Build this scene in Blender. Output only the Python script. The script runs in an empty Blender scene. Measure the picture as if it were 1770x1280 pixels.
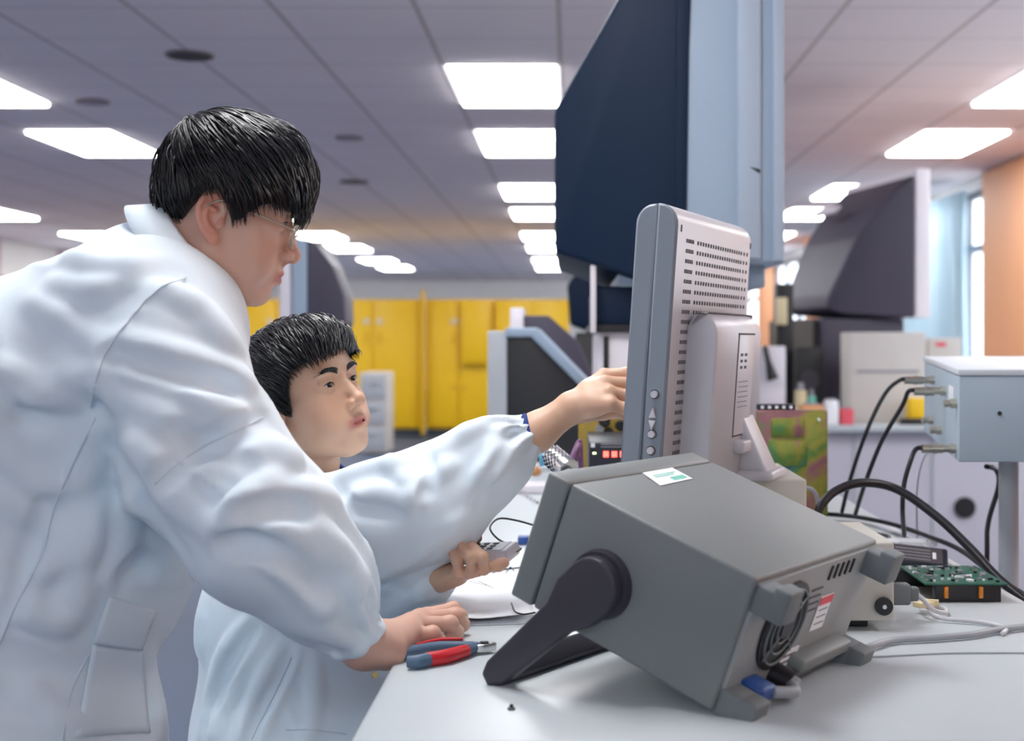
import bpy, bmesh, math, random
import numpy as np
from mathutils import Vector, Matrix

random.seed(7); RNG = np.random.RandomState(11)
SC = bpy.context.scene
COL = SC.collection
PI = math.pi

# ------------------------------------------------------------------ camera, world, exposure
FPX = 2400.0; CX = 984.0; CY = 588.0; CZ = 1.2     # focal length in pixels, vanishing point, eye height
cam_d = bpy.data.cameras.new('camera'); cam = bpy.data.objects.new('camera', cam_d); COL.objects.link(cam)
cam.location = (0, 0, CZ); cam.rotation_euler = (PI/2, 0, 0)
cam_d.sensor_width = 36.0; cam_d.sensor_fit = 'HORIZONTAL'
cam_d.lens = 36.0*FPX/1770.0
cam_d.shift_x = -(CX-885.0)/1770.0
cam_d.shift_y = (CY-640.0)/1770.0
cam_d.clip_start = 0.05; cam_d.clip_end = 200
cam_d.dof.use_dof = True; cam_d.dof.focus_distance = 1.95; cam_d.dof.aperture_fstop = 4.3
SC.camera = cam
SC.view_settings.view_transform = 'Standard'; SC.view_settings.look = 'None'
SC.view_settings.gamma = 1.0; SC.view_settings.use_curve_mapping = False
SC.view_settings.exposure = 0.26
world = bpy.data.worlds.new('world'); SC.world = world; world.use_nodes = True
bg = world.node_tree.nodes['Background']
bg.inputs[0].default_value = (0.80, 0.91, 1.0, 1); bg.inputs[1].default_value = 4.0
LAMP = 12.5        # emission of the ceiling light panels

def W(px, py, Y):
    """world point seen at photo pixel (px,py) lying Y metres down the room"""
    return np.array([(px-CX)*Y/FPX, Y, CZ-(py-CY)*Y/FPX])
def tab(px, py, z=0.8):
    Y = FPX*(CZ-z)/(py-CY)
    return W(px, py, Y)

# ------------------------------------------------------------------ materials
def mat(name, col, rough=0.5, metal=0.0, bump=0.0, bscale=200.0, var=0.0, vscale=8.0, spec=0.5, sheen=0.0, sss=0.0, coat=0.0, alpha=None):
    m = bpy.data.materials.new(name); m.use_nodes = True
    nt = m.node_tree; b = nt.nodes['Principled BSDF']
    b.inputs['Base Color'].default_value = (*col, 1)
    b.inputs['Roughness'].default_value = rough
    b.inputs['Metallic'].default_value = metal
    b.inputs['Specular IOR Level'].default_value = spec
    if sheen: b.inputs['Sheen Weight'].default_value = sheen
    if coat: b.inputs['Coat Weight'].default_value = coat
    if sss:
        b.inputs['Subsurface Weight'].default_value = sss
        b.inputs['Subsurface Radius'].default_value = (0.012, 0.005, 0.003)
        b.inputs['Subsurface Scale'].default_value = 1.0
    tc = nt.nodes.new('ShaderNodeTexCoord')
    if var:
        n = nt.nodes.new('ShaderNodeTexNoise'); n.inputs['Scale'].default_value = vscale; n.inputs['Detail'].default_value = 4
        r = nt.nodes.new('ShaderNodeMapRange'); r.inputs[3].default_value = 1-var; r.inputs[4].default_value = 1+var
        mx = nt.nodes.new('ShaderNodeVectorMath'); mx.operation = 'SCALE'; mx.inputs[0].default_value = col
        nt.links.new(tc.outputs['Object'], n.inputs['Vector']); nt.links.new(n.outputs['Fac'], r.inputs[0])
        nt.links.new(r.outputs[0], mx.inputs['Scale']); nt.links.new(mx.outputs[0], b.inputs['Base Color'])
    if bump:
        n = nt.nodes.new('ShaderNodeTexNoise'); n.inputs['Scale'].default_value = bscale; n.inputs['Detail'].default_value = 3
        bp = nt.nodes.new('ShaderNodeBump'); bp.inputs['Strength'].default_value = bump; bp.inputs['Distance'].default_value = 0.002
        nt.links.new(tc.outputs['Object'], n.inputs['Vector']); nt.links.new(n.outputs['Fac'], bp.inputs['Height'])
        nt.links.new(bp.outputs[0], b.inputs['Normal'])
    if alpha is not None: b.inputs['Alpha'].default_value = alpha
    return m

def srgb(r, g, b):
    f = lambda c: (c/255/12.92) if c/255 <= 0.04045 else ((c/255+0.055)/1.055)**2.4
    return (f(r), f(g), f(b))
def emis(name, col, s):
    m = bpy.data.materials.new(name); m.use_nodes = True; b = m.node_tree.nodes['Principled BSDF']
    b.inputs['Base Color'].default_value = (*col, 1)
    b.inputs['Emission Color'].default_value = (*col, 1); b.inputs['Emission Strength'].default_value = s
    return m

def mat_ceiling():
    m = mat('ceiling_tiles', (0.6, 0.55, 0.62), 0.9)
    nt = m.node_tree; b = nt.nodes['Principled BSDF']
    g = nt.nodes.new('ShaderNodeNewGeometry'); sp = nt.nodes.new('ShaderNodeSeparateXYZ'); nt.links.new(g.outputs['Position'], sp.inputs[0])
    def line(sock, off, w):
        a = nt.nodes.new('ShaderNodeMath'); a.operation = 'SUBTRACT'; a.inputs[1].default_value = off; nt.links.new(sock, a.inputs[0])
        d = nt.nodes.new('ShaderNodeMath'); d.operation = 'PINGPONG'; d.inputs[1].default_value = 0.3; nt.links.new(a.outputs[0], d.inputs[0])
        l = nt.nodes.new('ShaderNodeMath'); l.operation = 'LESS_THAN'; l.inputs[1].default_value = w; nt.links.new(d.outputs[0], l.inputs[0])
        return l.outputs[0]
    lx = line(sp.outputs[0], -0.045, 0.012); ly = line(sp.outputs[1], 7.04, 0.008)
    n = nt.nodes.new('ShaderNodeTexNoise'); n.inputs['Scale'].default_value = 1.3; nt.links.new(g.outputs['Position'], n.inputs['Vector'])
    cr = nt.nodes.new('ShaderNodeMixRGB'); cr.inputs[1].default_value = (0.84, 0.75, 0.77, 1); cr.inputs[2].default_value = (0.92, 0.83, 0.84, 1)
    nt.links.new(n.outputs['Fac'], cr.inputs[0])
    m1 = nt.nodes.new('ShaderNodeMixRGB'); m1.inputs[2].default_value = (0.60, 0.52, 0.50, 1); nt.links.new(lx, m1.inputs[0]); nt.links.new(cr.outputs[0], m1.inputs[1])
    m2 = nt.nodes.new('ShaderNodeMixRGB'); m2.inputs[2].default_value = (0.66, 0.60, 0.63, 1); nt.links.new(ly, m2.inputs[0]); nt.links.new(m1.outputs[0], m2.inputs[1])
    nt.links.new(m2.outputs[0], b.inputs['Base Color'])
    return m

def mat_attr(name, rough=0.5, spec=0.4, sss=0.0, bump=0.0, bscale=900, attr='Col'):
    m = mat(name, (1, 1, 1), rough, spec=spec, sss=sss, bump=bump, bscale=bscale)
    nt = m.node_tree; a = nt.nodes.new('ShaderNodeAttribute'); a.attribute_name = attr
    nt.links.new(a.outputs['Color'], nt.nodes['Principled BSDF'].inputs['Base Color'])
    return m

M = {}
M['coat'] = mat('white_coat_cloth', (0.80, 0.90, 0.98), 0.75, bump=0.15, bscale=900, spec=0.25, sheen=0.15)
M['coat2'] = mat('white_coat_cloth_thin', (0.80, 0.90, 0.98), 0.75, bump=0.15, bscale=900, spec=0.25, sheen=0.15)
M['seam'] = mat('coat_seam', (0.68, 0.76, 0.84), 0.8)
M['skin'] = mat_attr('skin', 0.42, 0.4, sss=0.12, bump=0.08, bscale=1200)
M['hair'] = mat('black_hair', (0.006, 0.006, 0.009), 0.3, spec=0.6)
M['haircap'] = mat('black_hair_under', (0.004, 0.004, 0.005), 0.7, spec=0.2)
M['eyew'] = mat_attr('eye', 0.12, 0.6)
M['navy'] = mat('navy_shirt', srgb(28, 58, 130), 0.8, bump=0.1)
M['trouser'] = mat('dark_trousers', (0.03, 0.035, 0.05), 0.8)
M['shoe'] = mat('black_shoe', (0.01, 0.01, 0.01), 0.4)
M['brass'] = mat('brass', (0.7, 0.5, 0.2), 0.3, 1.0)
M['gold'] = mat('glasses_metal', (0.55, 0.48, 0.38), 0.3, 1.0)
M['bench'] = mat('bench_top', (0.53, 0.58, 0.61), 0.35, var=0.04, vscale=6, bump=0.03, bscale=60, spec=0.4)
M['bench_edge'] = mat('bench_edge', (0.35, 0.38, 0.42), 0.5)
M['metal'] = mat('painted_metal', (0.45, 0.48, 0.52), 0.45, var=0.03)
M['steel'] = mat('steel', (0.6, 0.6, 0.6), 0.28, 1.0)
M['scope_top'] = mat('scope_case', srgb(116, 121, 123), 0.5, spec=0.8, bump=0.12, bscale=700, var=0.03)
M['scope_bezel'] = mat('scope_bezel', srgb(122, 127, 128), 0.5, spec=0.8, bump=0.1, bscale=700)
M['scope_rear'] = mat('scope_rear', srgb(150, 155, 157), 0.55, var=0.04)
M['charcoal'] = mat('charcoal_plastic', srgb(58, 56, 66), 0.5, bump=0.1, bscale=500)
M['footgrey'] = mat('foot_grey', srgb(110, 116, 120), 0.6)
M['black'] = mat('black_plastic', (0.012, 0.012, 0.016), 0.45)
M['blackrub'] = mat('black_cable', (0.012, 0.012, 0.018), 0.4)
M['silver'] = mat('monitor_silver', srgb(205, 203, 210), 0.38, 0.15, spec=0.5, bump=0.04, bscale=900)
M['silver2'] = mat('monitor_side_shaded', srgb(134, 142, 154), 0.45, 0.05)  # silver darkened to carry the monitor side's shade; reused as keypad grey
M['slot'] = mat('slot_dark', (0.08, 0.07, 0.08), 0.8)
M['tvblue'] = mat('tv_shell_navy', srgb(8, 32, 58), 0.55, spec=0.25, bump=0.12, bscale=500)
M['tvgrey'] = mat('tv_frame_grey', srgb(156, 174, 194), 0.5, bump=0.05, bscale=400)
M['tvdark'] = mat('tv_shell_dark', srgb(62, 58, 76), 0.5, bump=0.1, bscale=400)
M['tvwhite'] = mat('tv_frame_white', srgb(225, 220, 228), 0.5)
M['yellow'] = mat('yellow_metal', srgb(242, 196, 18), 0.45, var=0.05, vscale=2)
M['tvrib'] = mat('tv_rib_grey', srgb(168, 182, 200), 0.5)
M['yellow_d'] = mat('yellow_seam', srgb(230, 182, 18), 0.6)
M['plinth'] = mat('dark_plinth', (0.04, 0.05, 0.06), 0.7)
M['floor'] = mat('floor_blue_grey', srgb(70, 86, 112), 0.6, var=0.08, vscale=1.2, spec=0.4)
M['wallw'] = mat('wall_off_white', srgb(245, 243, 240), 0.8, var=0.02)
M['wallf'] = mat('wall_blue_grey', srgb(120, 132, 148), 0.8)
M['wallo'] = mat('orange_wood', srgb(226, 160, 112), 0.55, var=0.06, vscale=3)
M['wallp'] = mat('wall_pinkish', srgb(210, 185, 188), 0.8)
M['frame'] = mat('window_frame', srgb(120, 110, 115), 0.5)
M['curtain'] = mat('pale_blue_curtain', srgb(190, 218, 232), 0.8)
M['paper'] = mat('paper', srgb(238, 240, 245), 0.8)
M['ink'] = mat('ink', srgb(90, 90, 100), 0.8)
M['ink_l'] = mat('label_print_grey', srgb(150, 150, 160), 0.8)
M['teal'] = mat('teal_ink', srgb(120, 200, 185), 0.7)
M['red'] = mat('red_rubber', srgb(205, 30, 42), 0.45)
M['plierblue'] = mat('slate_rubber', srgb(80, 105, 130), 0.5)
M['redlabel'] = mat('red_print', srgb(225, 90, 105), 0.7)
M['blue'] = mat('blue_plastic', srgb(40, 80, 150), 0.45)
M['bluet'] = mat('light_blue_plastic', srgb(110, 185, 220), 0.4)
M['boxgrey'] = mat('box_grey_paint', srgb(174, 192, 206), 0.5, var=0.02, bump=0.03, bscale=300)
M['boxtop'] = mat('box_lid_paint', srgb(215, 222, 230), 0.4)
M['beige'] = mat('beige_case', srgb(196, 194, 186), 0.5, var=0.02)
M['carton'] = mat('beige_carton', srgb(205, 200, 195), 0.7, var=0.05)
M['nickel'] = mat('nickel', (0.55, 0.52, 0.44), 0.35, 1.0)
M['pcb'] = mat('pcb_green', srgb(40, 95, 75), 0.4, var=0.3, vscale=90)
M['copper'] = mat('orange_capacitor', srgb(215, 130, 40), 0.4)
M['cream'] = mat('cream_plastic', srgb(225, 210, 170), 0.5)
M['cablegrey'] = mat('grey_cable', srgb(160, 165, 172), 0.45)
M['cablewhite'] = mat('pale_cable', srgb(205, 205, 210), 0.45)
M['adapter'] = mat('adapter_black', srgb(30, 34, 48), 0.4)
M['counter'] = mat('counter_front', srgb(196, 194, 206), 0.6, var=0.02)
M['lamp'] = emis('lamp_diffuser', (1.0, 1.0, 1.0), LAMP)
M['lframe'] = mat('lamp_frame', srgb(215, 212, 215), 0.5)
M['stain'] = mat('faint_outlet', (0.42, 0.34, 0.36), 0.8)
M['vent'] = mat('vent_dark', (0.03, 0.03, 0.04), 0.7)
M['led'] = emis('led_red', (1.0, 0.08, 0.06), 4.0)
M['ledy'] = emis('led_yellow', (0.9, 1.0, 0.4), 4.0)
M['purple'] = mat('purple_wire', srgb(120, 80, 120), 0.5)
M['brown'] = mat('brown_knob', srgb(190, 130, 80), 0.5)
M['screen'] = mat('dark_glass', (0.01, 0.012, 0.02), 0.15)
M['lens'] = mat('lens_glass', (0.95, 0.97, 1.0), 0.03, spec=0.6, alpha=0.18)
M['wood'] = mat('stool_seat', srgb(90, 95, 110), 0.6)
M['ceil'] = mat_ceiling()

def mat_irid():
    m = mat('iridescent_green', (0.3, 0.5, 0.15), 0.35, 0.3)
    nt = m.node_tree; b = nt.nodes['Principled BSDF']; tc = nt.nodes.new('ShaderNodeTexCoord')
    n = nt.nodes.new('ShaderNodeTexNoise'); n.inputs['Scale'].default_value = 9; n.inputs['Detail'].default_value = 5; n.inputs['Distortion'].default_value = 0.4
    nt.links.new(tc.outputs['Object'], n.inputs['Vector'])
    r = nt.nodes.new('ShaderNodeValToRGB'); cr = r.color_ramp
    cols = [(0.30, (70, 90, 120)), (0.38, (70, 130, 110)), (0.45, (95, 130, 60)), (0.52, (150, 145, 60)), (0.58, (150, 95, 110)), (0.65, (90, 130, 60)), (0.75, (110, 90, 130))]
    cr.elements[0].position = cols[0][0]; cr.elements[0].color = (*srgb(*cols[0][1]), 1)
    cr.elements[1].position = cols[-1][0]; cr.elements[1].color = (*srgb(*cols[-1][1]), 1)
    for p, c in cols[1:-1]:
        e = cr.elements.new(p); e.color = (*srgb(*c), 1)
    nt.links.new(n.outputs['Fac'], r.inputs[0]); nt.links.new(r.outputs[0], b.inputs['Base Color'])
    return m
M['irid'] = mat_irid()

# ------------------------------------------------------------------ mesh helpers
def link(name, me, parent=None):
    o = bpy.data.objects.new(name, me); COL.objects.link(o)
    if parent is not None:
        o.parent = parent
        o.matrix_parent_inverse = world_matrix(parent).inverted()
    return o
def world_matrix(o):
    m = o.matrix_basis.copy()
    if o.parent: m = world_matrix(o.parent) @ o.matrix_parent_inverse @ m
    return m
def thing(name, label, cat, loc, group=None, rz=0.0):
    o = bpy.data.objects.new(name, None); COL.objects.link(o); o.empty_display_size = 0.05
    o.location = tuple(float(v) for v in loc); o.rotation_euler = (0, 0, rz)
    o['label'] = label; o['category'] = cat
    if group: o['group'] = group
    return o
def tag(o, label, cat, group=None, kind=None):
    o['label'] = label; o['category'] = cat
    if group: o['group'] = group
    if kind: o['kind'] = kind
    return o
def struct(o): o['kind'] = 'structure'; return o

class MB:
    """collects shapes in world coordinates and links them as one mesh object"""
    def __init__(s): s.v = []; s.f = []; s.mi = []; s.ms = []; s.sm = []
    def _m(s, m):
        m = M[m] if isinstance(m, str) else m
        if m not in s.ms: s.ms.append(m)
        return s.ms.index(m)
    def add(s, vs, fs, m, smooth=False):
        n = len(s.v); k = s._m(m)
        s.v += [tuple(float(c) for c in p) for p in vs]
        for f in fs: s.f.append(tuple(i+n for i in f)); s.mi.append(k); s.sm.append(smooth)
        return s
    def bm(s, b, m, smooth=False):
        b.verts.index_update()
        s.add([v.co[:] for v in b.verts], [[v.index for v in f.verts] for f in b.faces], m, smooth); b.free(); return s
    def box(s, c, size, m, R=None, bev=0.0, seg=2, smooth=None):
        b = bmesh.new(); bmesh.ops.create_cube(b, size=1.0)
        for v in b.verts: v.co = Vector((v.co.x*size[0], v.co.y*size[1], v.co.z*size[2]))
        if bev: bmesh.ops.bevel(b, geom=list(b.edges)+list(b.verts), offset=min(bev, min(size)*0.49), segments=seg, profile=0.5, affect='EDGES')
        R = np.eye(3) if R is None else R
        for v in b.verts: v.co = Vector(tuple(R @ np.array(v.co[:]) + np.array(c)))
        return s.bm(b, m, bool(bev) if smooth is None else smooth)
    def prism(s, pts, a, b_, fr, m, bev=0.0, seg=3, smooth=False):
        """pts (u,v) polygon; fr=(origin,U,V,N): extruded along N from a to b_"""
        O, U, V, N = [np.array(q, float) for q in fr]
        b = bmesh.new(); lo = [b.verts.new(tuple(O+p[0]*U+p[1]*V+a*N)) for p in pts]; hi = [b.verts.new(tuple(O+p[0]*U+p[1]*V+b_*N)) for p in pts]
        n = len(pts); b.faces.new(lo[::-1]); b.faces.new(hi)
        for i in range(n): b.faces.new((lo[i], lo[(i+1) % n], hi[(i+1) % n], hi[i]))
        bmesh.ops.recalc_face_normals(b, faces=b.faces)
        if bev: bmesh.ops.bevel(b, geom=list(b.edges), offset=bev, segments=seg, profile=0.5, affect='EDGES')
        return s.bm(b, m, smooth or bool(bev))
    def cyl(s, a, b_, r0, r1, m, n=24, smooth=True, caps=True):
        a = np.array(a, float); b_ = np.array(b_, float); d = b_-a; d = d/np.linalg.norm(d)
        e = np.cross(d, [0, 0, 1.0]);
        if np.linalg.norm(e) < 1e-3: e = np.array([1.0, 0, 0])
        e /= np.linalg.norm(e); g = np.cross(d, e)
        ring = lambda c, r: [c+r*(math.cos(2*PI*i/n)*e+math.sin(2*PI*i/n)*g) for i in range(n)]
        vs = ring(a, r0)+ring(b_, r1)
        s.add(vs, [(i, (i+1) % n, n+(i+1) % n, n+i) for i in range(n)], m, smooth)
        if caps:
            s.add(ring(a, r0), [tuple(range(n))[::-1]], m); s.add(ring(b_, r1), [tuple(range(n))], m)
        return s
    def tube(s, pts, r, m, n=10, sub=8, closed=False, caps=True):
        P = spline(pts, sub, closed) if sub > 1 else np.array(pts, float)
        k = len(P); rr = np.interp(np.linspace(0, 1, k), np.linspace(0, 1, len(r)), r) if hasattr(r, '__len__') else np.full(k, r)
        T = np.gradient(P, axis=0)
        if closed: T = np.roll(P, -1, 0)-np.roll(P, 1, 0)
        T /= np.linalg.norm(T, axis=1)[:, None]+1e-12
        e = np.cross(T[0], [0.1, 0.2, 1.0]); e /= np.linalg.norm(e); vs = []
        for i in range(k):
            e = e-T[i]*np.dot(e, T[i]); e /= np.linalg.norm(e); g = np.cross(T[i], e)
            for j in range(n): vs.append(P[i]+rr[i]*(math.cos(2*PI*j/n)*e+math.sin(2*PI*j/n)*g))
        fs = []
        for i in range(k if closed else k-1):
            i2 = (i+1) % k
            for j in range(n): fs.append((i*n+j, i*n+(j+1) % n, i2*n+(j+1) % n, i2*n+j))
        if not closed and caps: fs += [tuple(range(n))[::-1], tuple((k-1)*n+j for j in range(n))]
        return s.add(vs, fs, m, True)
    def sphere(s, c, r, m, R=None, n=16):
        b = bmesh.new(); bmesh.ops.create_uvsphere(b, u_segments=n*2, v_segments=n, radius=1)
        r = (r, r, r) if not hasattr(r, '__len__') else r; R = np.eye(3) if R is None else R
        for v in b.verts: v.co = Vector(tuple(np.array(c)+R @ (np.array(v.co[:])*np.array(r))))
        return s.bm(b, m, True)
    def build(s, name, parent=None, at=None):
        """at: world origin for the object (defaults to the bottom centre of its bounds)"""
        V = np.array(s.v)
        if at is None: at = np.array([*(V[:, :2].min(0)+V[:, :2].max(0))/2, V[:, 2].min()])
        at = np.array(at, float); me = bpy.data.meshes.new(name)
        pw = world_matrix(parent) if parent is not None else None
        me.from_pydata([tuple(p) for p in (V-at)], [], s.f)
        for m in s.ms: me.materials.append(m)
        me.polygons.foreach_set('material_index', s.mi); me.polygons.foreach_set('use_smooth', s.sm)
        me.update()
        o = bpy.data.objects.new(name, me); COL.objects.link(o)
        if parent is not None:
            o.parent = parent; o.matrix_parent_inverse = pw.inverted()
        o.location = tuple(at)
        return o
def spline(pts, sub=8, closed=False):
    P = np.array(pts, float); n = len(P)
    if n < 3 and not closed: return np.array([P[0]+(P[-1]-P[0])*t for t in np.linspace(0, 1, sub+1)])
    out = []
    rng = range(n) if closed else range(n-1)
    g = (lambda i: P[i % n]) if closed else (lambda i: P[min(max(i, 0), n-1)])
    for i in rng:
        p0, p1, p2, p3 = g(i-1), g(i), g(i+1), g(i+2)
        for t in np.arange(sub)/sub:
            out.append(0.5*((2*p1)+(-p0+p2)*t+(2*p0-5*p1+4*p2-p3)*t*t+(-p0+3*p1-3*p2+p3)*t**3))
    if not closed: out.append(P[-1])
    return np.array(out)
def copy_tree(o, parent=None):
    c = o.copy(); COL.objects.link(c); c.parent = parent; c.matrix_parent_inverse = o.matrix_parent_inverse.copy()
    for ch in list(o.children): copy_tree(ch, c)
    return c

# ------------------------------------------------------------------ signed-distance volumes -> one smooth skin
class Vol:
    def __init__(s, lo, hi, h):
        s.lo = np.array(lo, float); s.h = h; s.n = np.ceil((np.array(hi)-s.lo)/h).astype(int)+1
        s.F = np.full(s.n, 1.0, np.float32)
        s.ax = [(s.lo[i]+h*np.arange(s.n[i])).astype(np.float32) for i in range(3)]
    def sub(s, lo, hi, pad):
        a = np.clip(np.floor((np.array(lo)-pad-s.lo)/s.h).astype(int), 0, s.n); b = np.clip(np.ceil((np.array(hi)+pad-s.lo)/s.h).astype(int)+1, 0, s.n)
        sl = tuple(slice(a[i], b[i]) for i in range(3))
        X, Y, Z = s.ax[0][sl[0]][:, None, None], s.ax[1][sl[1]][None, :, None], s.ax[2][sl[2]][None, None, :]
        return sl, X, Y, Z
    def u(s, prim, k=0.01):
        fn, lo, hi = prim; sl, X, Y, Z = s.sub(lo, hi, k*1.2+3*s.h)
        if 0 in s.F[sl].shape: return s
        d = fn(X, Y, Z); a = s.F[sl]; hh = np.maximum(k-np.abs(a-d), 0)/k
        s.F[sl] = np.minimum(a, d)-hh*hh*k*0.25; return s
    def cut(s, prim, k=0.004):
        fn, lo, hi = prim; sl, X, Y, Z = s.sub(lo, hi, k*1.2+3*s.h)
        if 0 in s.F[sl].shape: return s
        d = -fn(X, Y, Z); a = s.F[sl]; hh = np.maximum(k-np.abs(a-d), 0)/k
        s.F[sl] = np.maximum(a, d)+hh*hh*k*0.25; return s
    def grad(s, p):
        e = s.h*1.5
        return np.array([s.at(p+np.eye(3)[i]*e)-s.at(p-np.eye(3)[i]*e) for i in range(3)])
    def at(s, p):
        q = (np.array(p)-s.lo)/s.h; q = np.clip(q, 0, s.n-1.001); i = np.floor(q).astype(int); t = q-i; v = 0
        for a in (0, 1):
            for b in (0, 1):
                for c in (0, 1):
                    w = (t[0] if a else 1-t[0])*(t[1] if b else 1-t[1])*(t[2] if c else 1-t[2])
                    v += w*s.F[i[0]+a, i[1]+b, i[2]+c]
        return v
    def ray(s, px, py, y0=1.2, y1=2.6):
        """first point of the surface on the sight line of a photo pixel"""
        Ys = np.arange(y0, y1, s.h*0.7); P = np.stack([(px-CX)*Ys/FPX, Ys, CZ-(py-CY)*Ys/FPX], 1)
        q = (P-s.lo)/s.h; ok = np.all((q >= 0) & (q <= s.n-1.5), axis=1); qi = np.clip(np.round(q).astype(int), 0, s.n-1)
        f = s.F[qi[:, 0], qi[:, 1], qi[:, 2]]; ok &= f < 0
        w = np.where(ok)[0]
        return P[w[0]] if len(w) else None
    def stroke(s, pts, amp=0.006, r=0.012, k=0.014, cut=False, sub=5, taper=True):
        """a fold (ridge) or a crease running over the cloth"""
        px = spline([(a, b, 0) for a, b in pts], sub)
        P = [s.ray(q[0], q[1]) for q in px]; P = [p for p in P if p is not None]
        if len(P) < 2: return
        C = []; n = len(P)
        for i, p in enumerate(P):
            g = s.grad(p); g = g/(np.linalg.norm(g)+1e-9); t = i/(n-1); a = amp*(math.sin(PI*min(max(t, 0.06), 0.94))**0.7 if taper else 1.0)
            C.append(p+g*((r-a) if cut else -(r-a)))
        for i in range(n-1):
            if np.linalg.norm(C[i+1]-C[i]) > 0.09: continue
            (s.cut if cut else s.u)(cone(C[i], C[i+1], r, r), k)
    def disp(s, fn, lo=None, hi=None):
        lo = s.lo if lo is None else lo; hi = s.lo+s.h*s.n if hi is None else hi
        sl, X, Y, Z = s.sub(lo, hi, 0); s.F[sl] += fn(X, Y, Z, s.F[sl]).astype(np.float32)
    def mesh(s):
        F = s.F; F = np.pad(F, 1, constant_values=1.0); lo = s.lo-s.h
        ins = F < 0; n = np.array(F.shape)-1
        c = np.zeros(n, np.int8)
        for a in (0, 1):
            for b in (0, 1):
                for d in (0, 1): c += ins[a:a+n[0], b:b+n[1], d:d+n[2]]
        act = (c > 0) & (c < 8); I = np.argwhere(act); idx = np.full(n, -1, np.int32); idx[act] = np.arange(len(I))
        cor = [(a, b, d) for a in (0, 1) for b in (0, 1) for d in (0, 1)]
        val = np.stack([F[I[:, 0]+a, I[:, 1]+b, I[:, 2]+d] for a, b, d in cor], 1)
        acc = np.zeros((len(I), 3)); cnt = np.zeros(len(I))
        for i in range(8):
            for ax in range(3):
                if cor[i][ax]: continue
                o = list(cor[i]); o[ax] = 1; j = cor.index(tuple(o))
                a, b = val[:, i], val[:, j]; m = (a < 0) != (b < 0)
                t = np.where(m, a/np.where(m, a-b, 1), 0); p = np.array(cor[i], float)[None, :].repeat(len(I), 0); p[:, ax] += t
                acc += p*m[:, None]; cnt += m
        V = lo+s.h*(I+acc/cnt[:, None])
        quads = []
        for ax in range(3):
            sh = [slice(0, F.shape[i]-(1 if i == ax else 0)) for i in range(3)]; sh2 = [slice(1, None) if i == ax else slice(None) for i in range(3)]
            A = ins[tuple(sh)]; B = ins[tuple(sh2)]; E = np.argwhere(A != B); pos = A[E[:, 0], E[:, 1], E[:, 2]]
            o1, o2 = [(1, 2), (2, 0), (0, 1)][ax]
            e1 = np.eye(3, dtype=int)[o1]; e2 = np.eye(3, dtype=int)[o2]
            g = lambda e: idx[e[:, 0], e[:, 1], e[:, 2]]
            q = np.stack([g(E-e1-e2), g(E-e2), g(E), g(E-e1)], 1)
            q[~pos] = q[~pos][:, ::-1]
            quads.append(q)
        return V, np.concatenate(quads)
def vmesh(name, V, Q, m, parent=None, col=None, at=None, extra=None):
    at = np.array([*(V[:, :2].min(0)+V[:, :2].max(0))/2, V[:, 2].min()]) if at is None else np.array(at)
    me = bpy.data.meshes.new(name)
    me.vertices.add(len(V)); me.vertices.foreach_set('co', (V-at).astype(np.float32).ravel())
    me.loops.add(Q.size); me.loops.foreach_set('vertex_index', Q.astype(np.int32).ravel())
    me.polygons.add(len(Q)); me.polygons.foreach_set('loop_start', np.arange(0, Q.size, Q.shape[1], dtype=np.int32))
    me.polygons.foreach_set('use_smooth', np.ones(len(Q), bool))
    me.materials.append(m); me.update(calc_edges=True); me.validate()
    if col is not None:
        a = me.color_attributes.new('Col', 'FLOAT_COLOR', 'POINT'); c = np.ones((len(V), 4), np.float32); c[:, :3] = col; a.data.foreach_set('color', c.ravel())
    o = bpy.data.objects.new(name, me); COL.objects.link(o)
    if parent is not None:
        o.parent = parent; o.matrix_parent_inverse = world_matrix(parent).inverted()
    o.location = tuple(at); return o
def smoothmesh(V, Q, it=1, lam=0.5):
    E = np.concatenate([Q[:, [0, 1]], Q[:, [1, 2]], Q[:, [2, 3]], Q[:, [3, 0]]])
    for _ in range(it):
        acc = np.zeros_like(V); cnt = np.zeros(len(V))
        for a, b in ((0, 1), (1, 0)):
            for d in range(3): acc[:, d] += np.bincount(E[:, a], V[E[:, b], d], len(V))
            cnt += np.bincount(E[:, a], minlength=len(V))
        V = V+lam*(acc/cnt[:, None]-V)
    return V
def ell(c, r, R=None):
    c = np.array(c, float); r = np.array(r if hasattr(r, '__len__') else (r, r, r), float); m = r.max(); R = np.eye(3) if R is None else R
    def fn(X, Y, Z):
        x, y, z = X-c[0], Y-c[1], Z-c[2]
        q = [R[0, i]*x+R[1, i]*y+R[2, i]*z for i in range(3)]
        k0 = np.sqrt(sum((q[i]/r[i])**2 for i in range(3)))+1e-9; k1 = np.sqrt(sum((q[i]/r[i]**2)**2 for i in range(3)))+1e-9
        return k0*(k0-1)/k1
    return fn, c-m, c+m
def cone(a, b, ra, rb):
    a = np.array(a, float); b = np.array(b, float); ba = b-a; L = max(float(ba@ba), 1e-12); m = max(ra, rb)
    def fn(X, Y, Z):
        x, y, z = X-a[0], Y-a[1], Z-a[2]; h = np.clip((x*ba[0]+y*ba[1]+z*ba[2])/L, 0, 1)
        return np.sqrt((x-ba[0]*h)**2+(y-ba[1]*h)**2+(z-ba[2]*h)**2)-(ra+(rb-ra)*h)
    return fn, np.minimum(a, b)-m, np.maximum(a, b)+m
def chain(v, pts, rs, k=0.01):
    for i in range(len(pts)-1): v.u(cone(pts[i], pts[i+1], rs[i], rs[i+1]), k)
_lat = RNG.rand(40, 40, 40).astype(np.float32)*2-1
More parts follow.
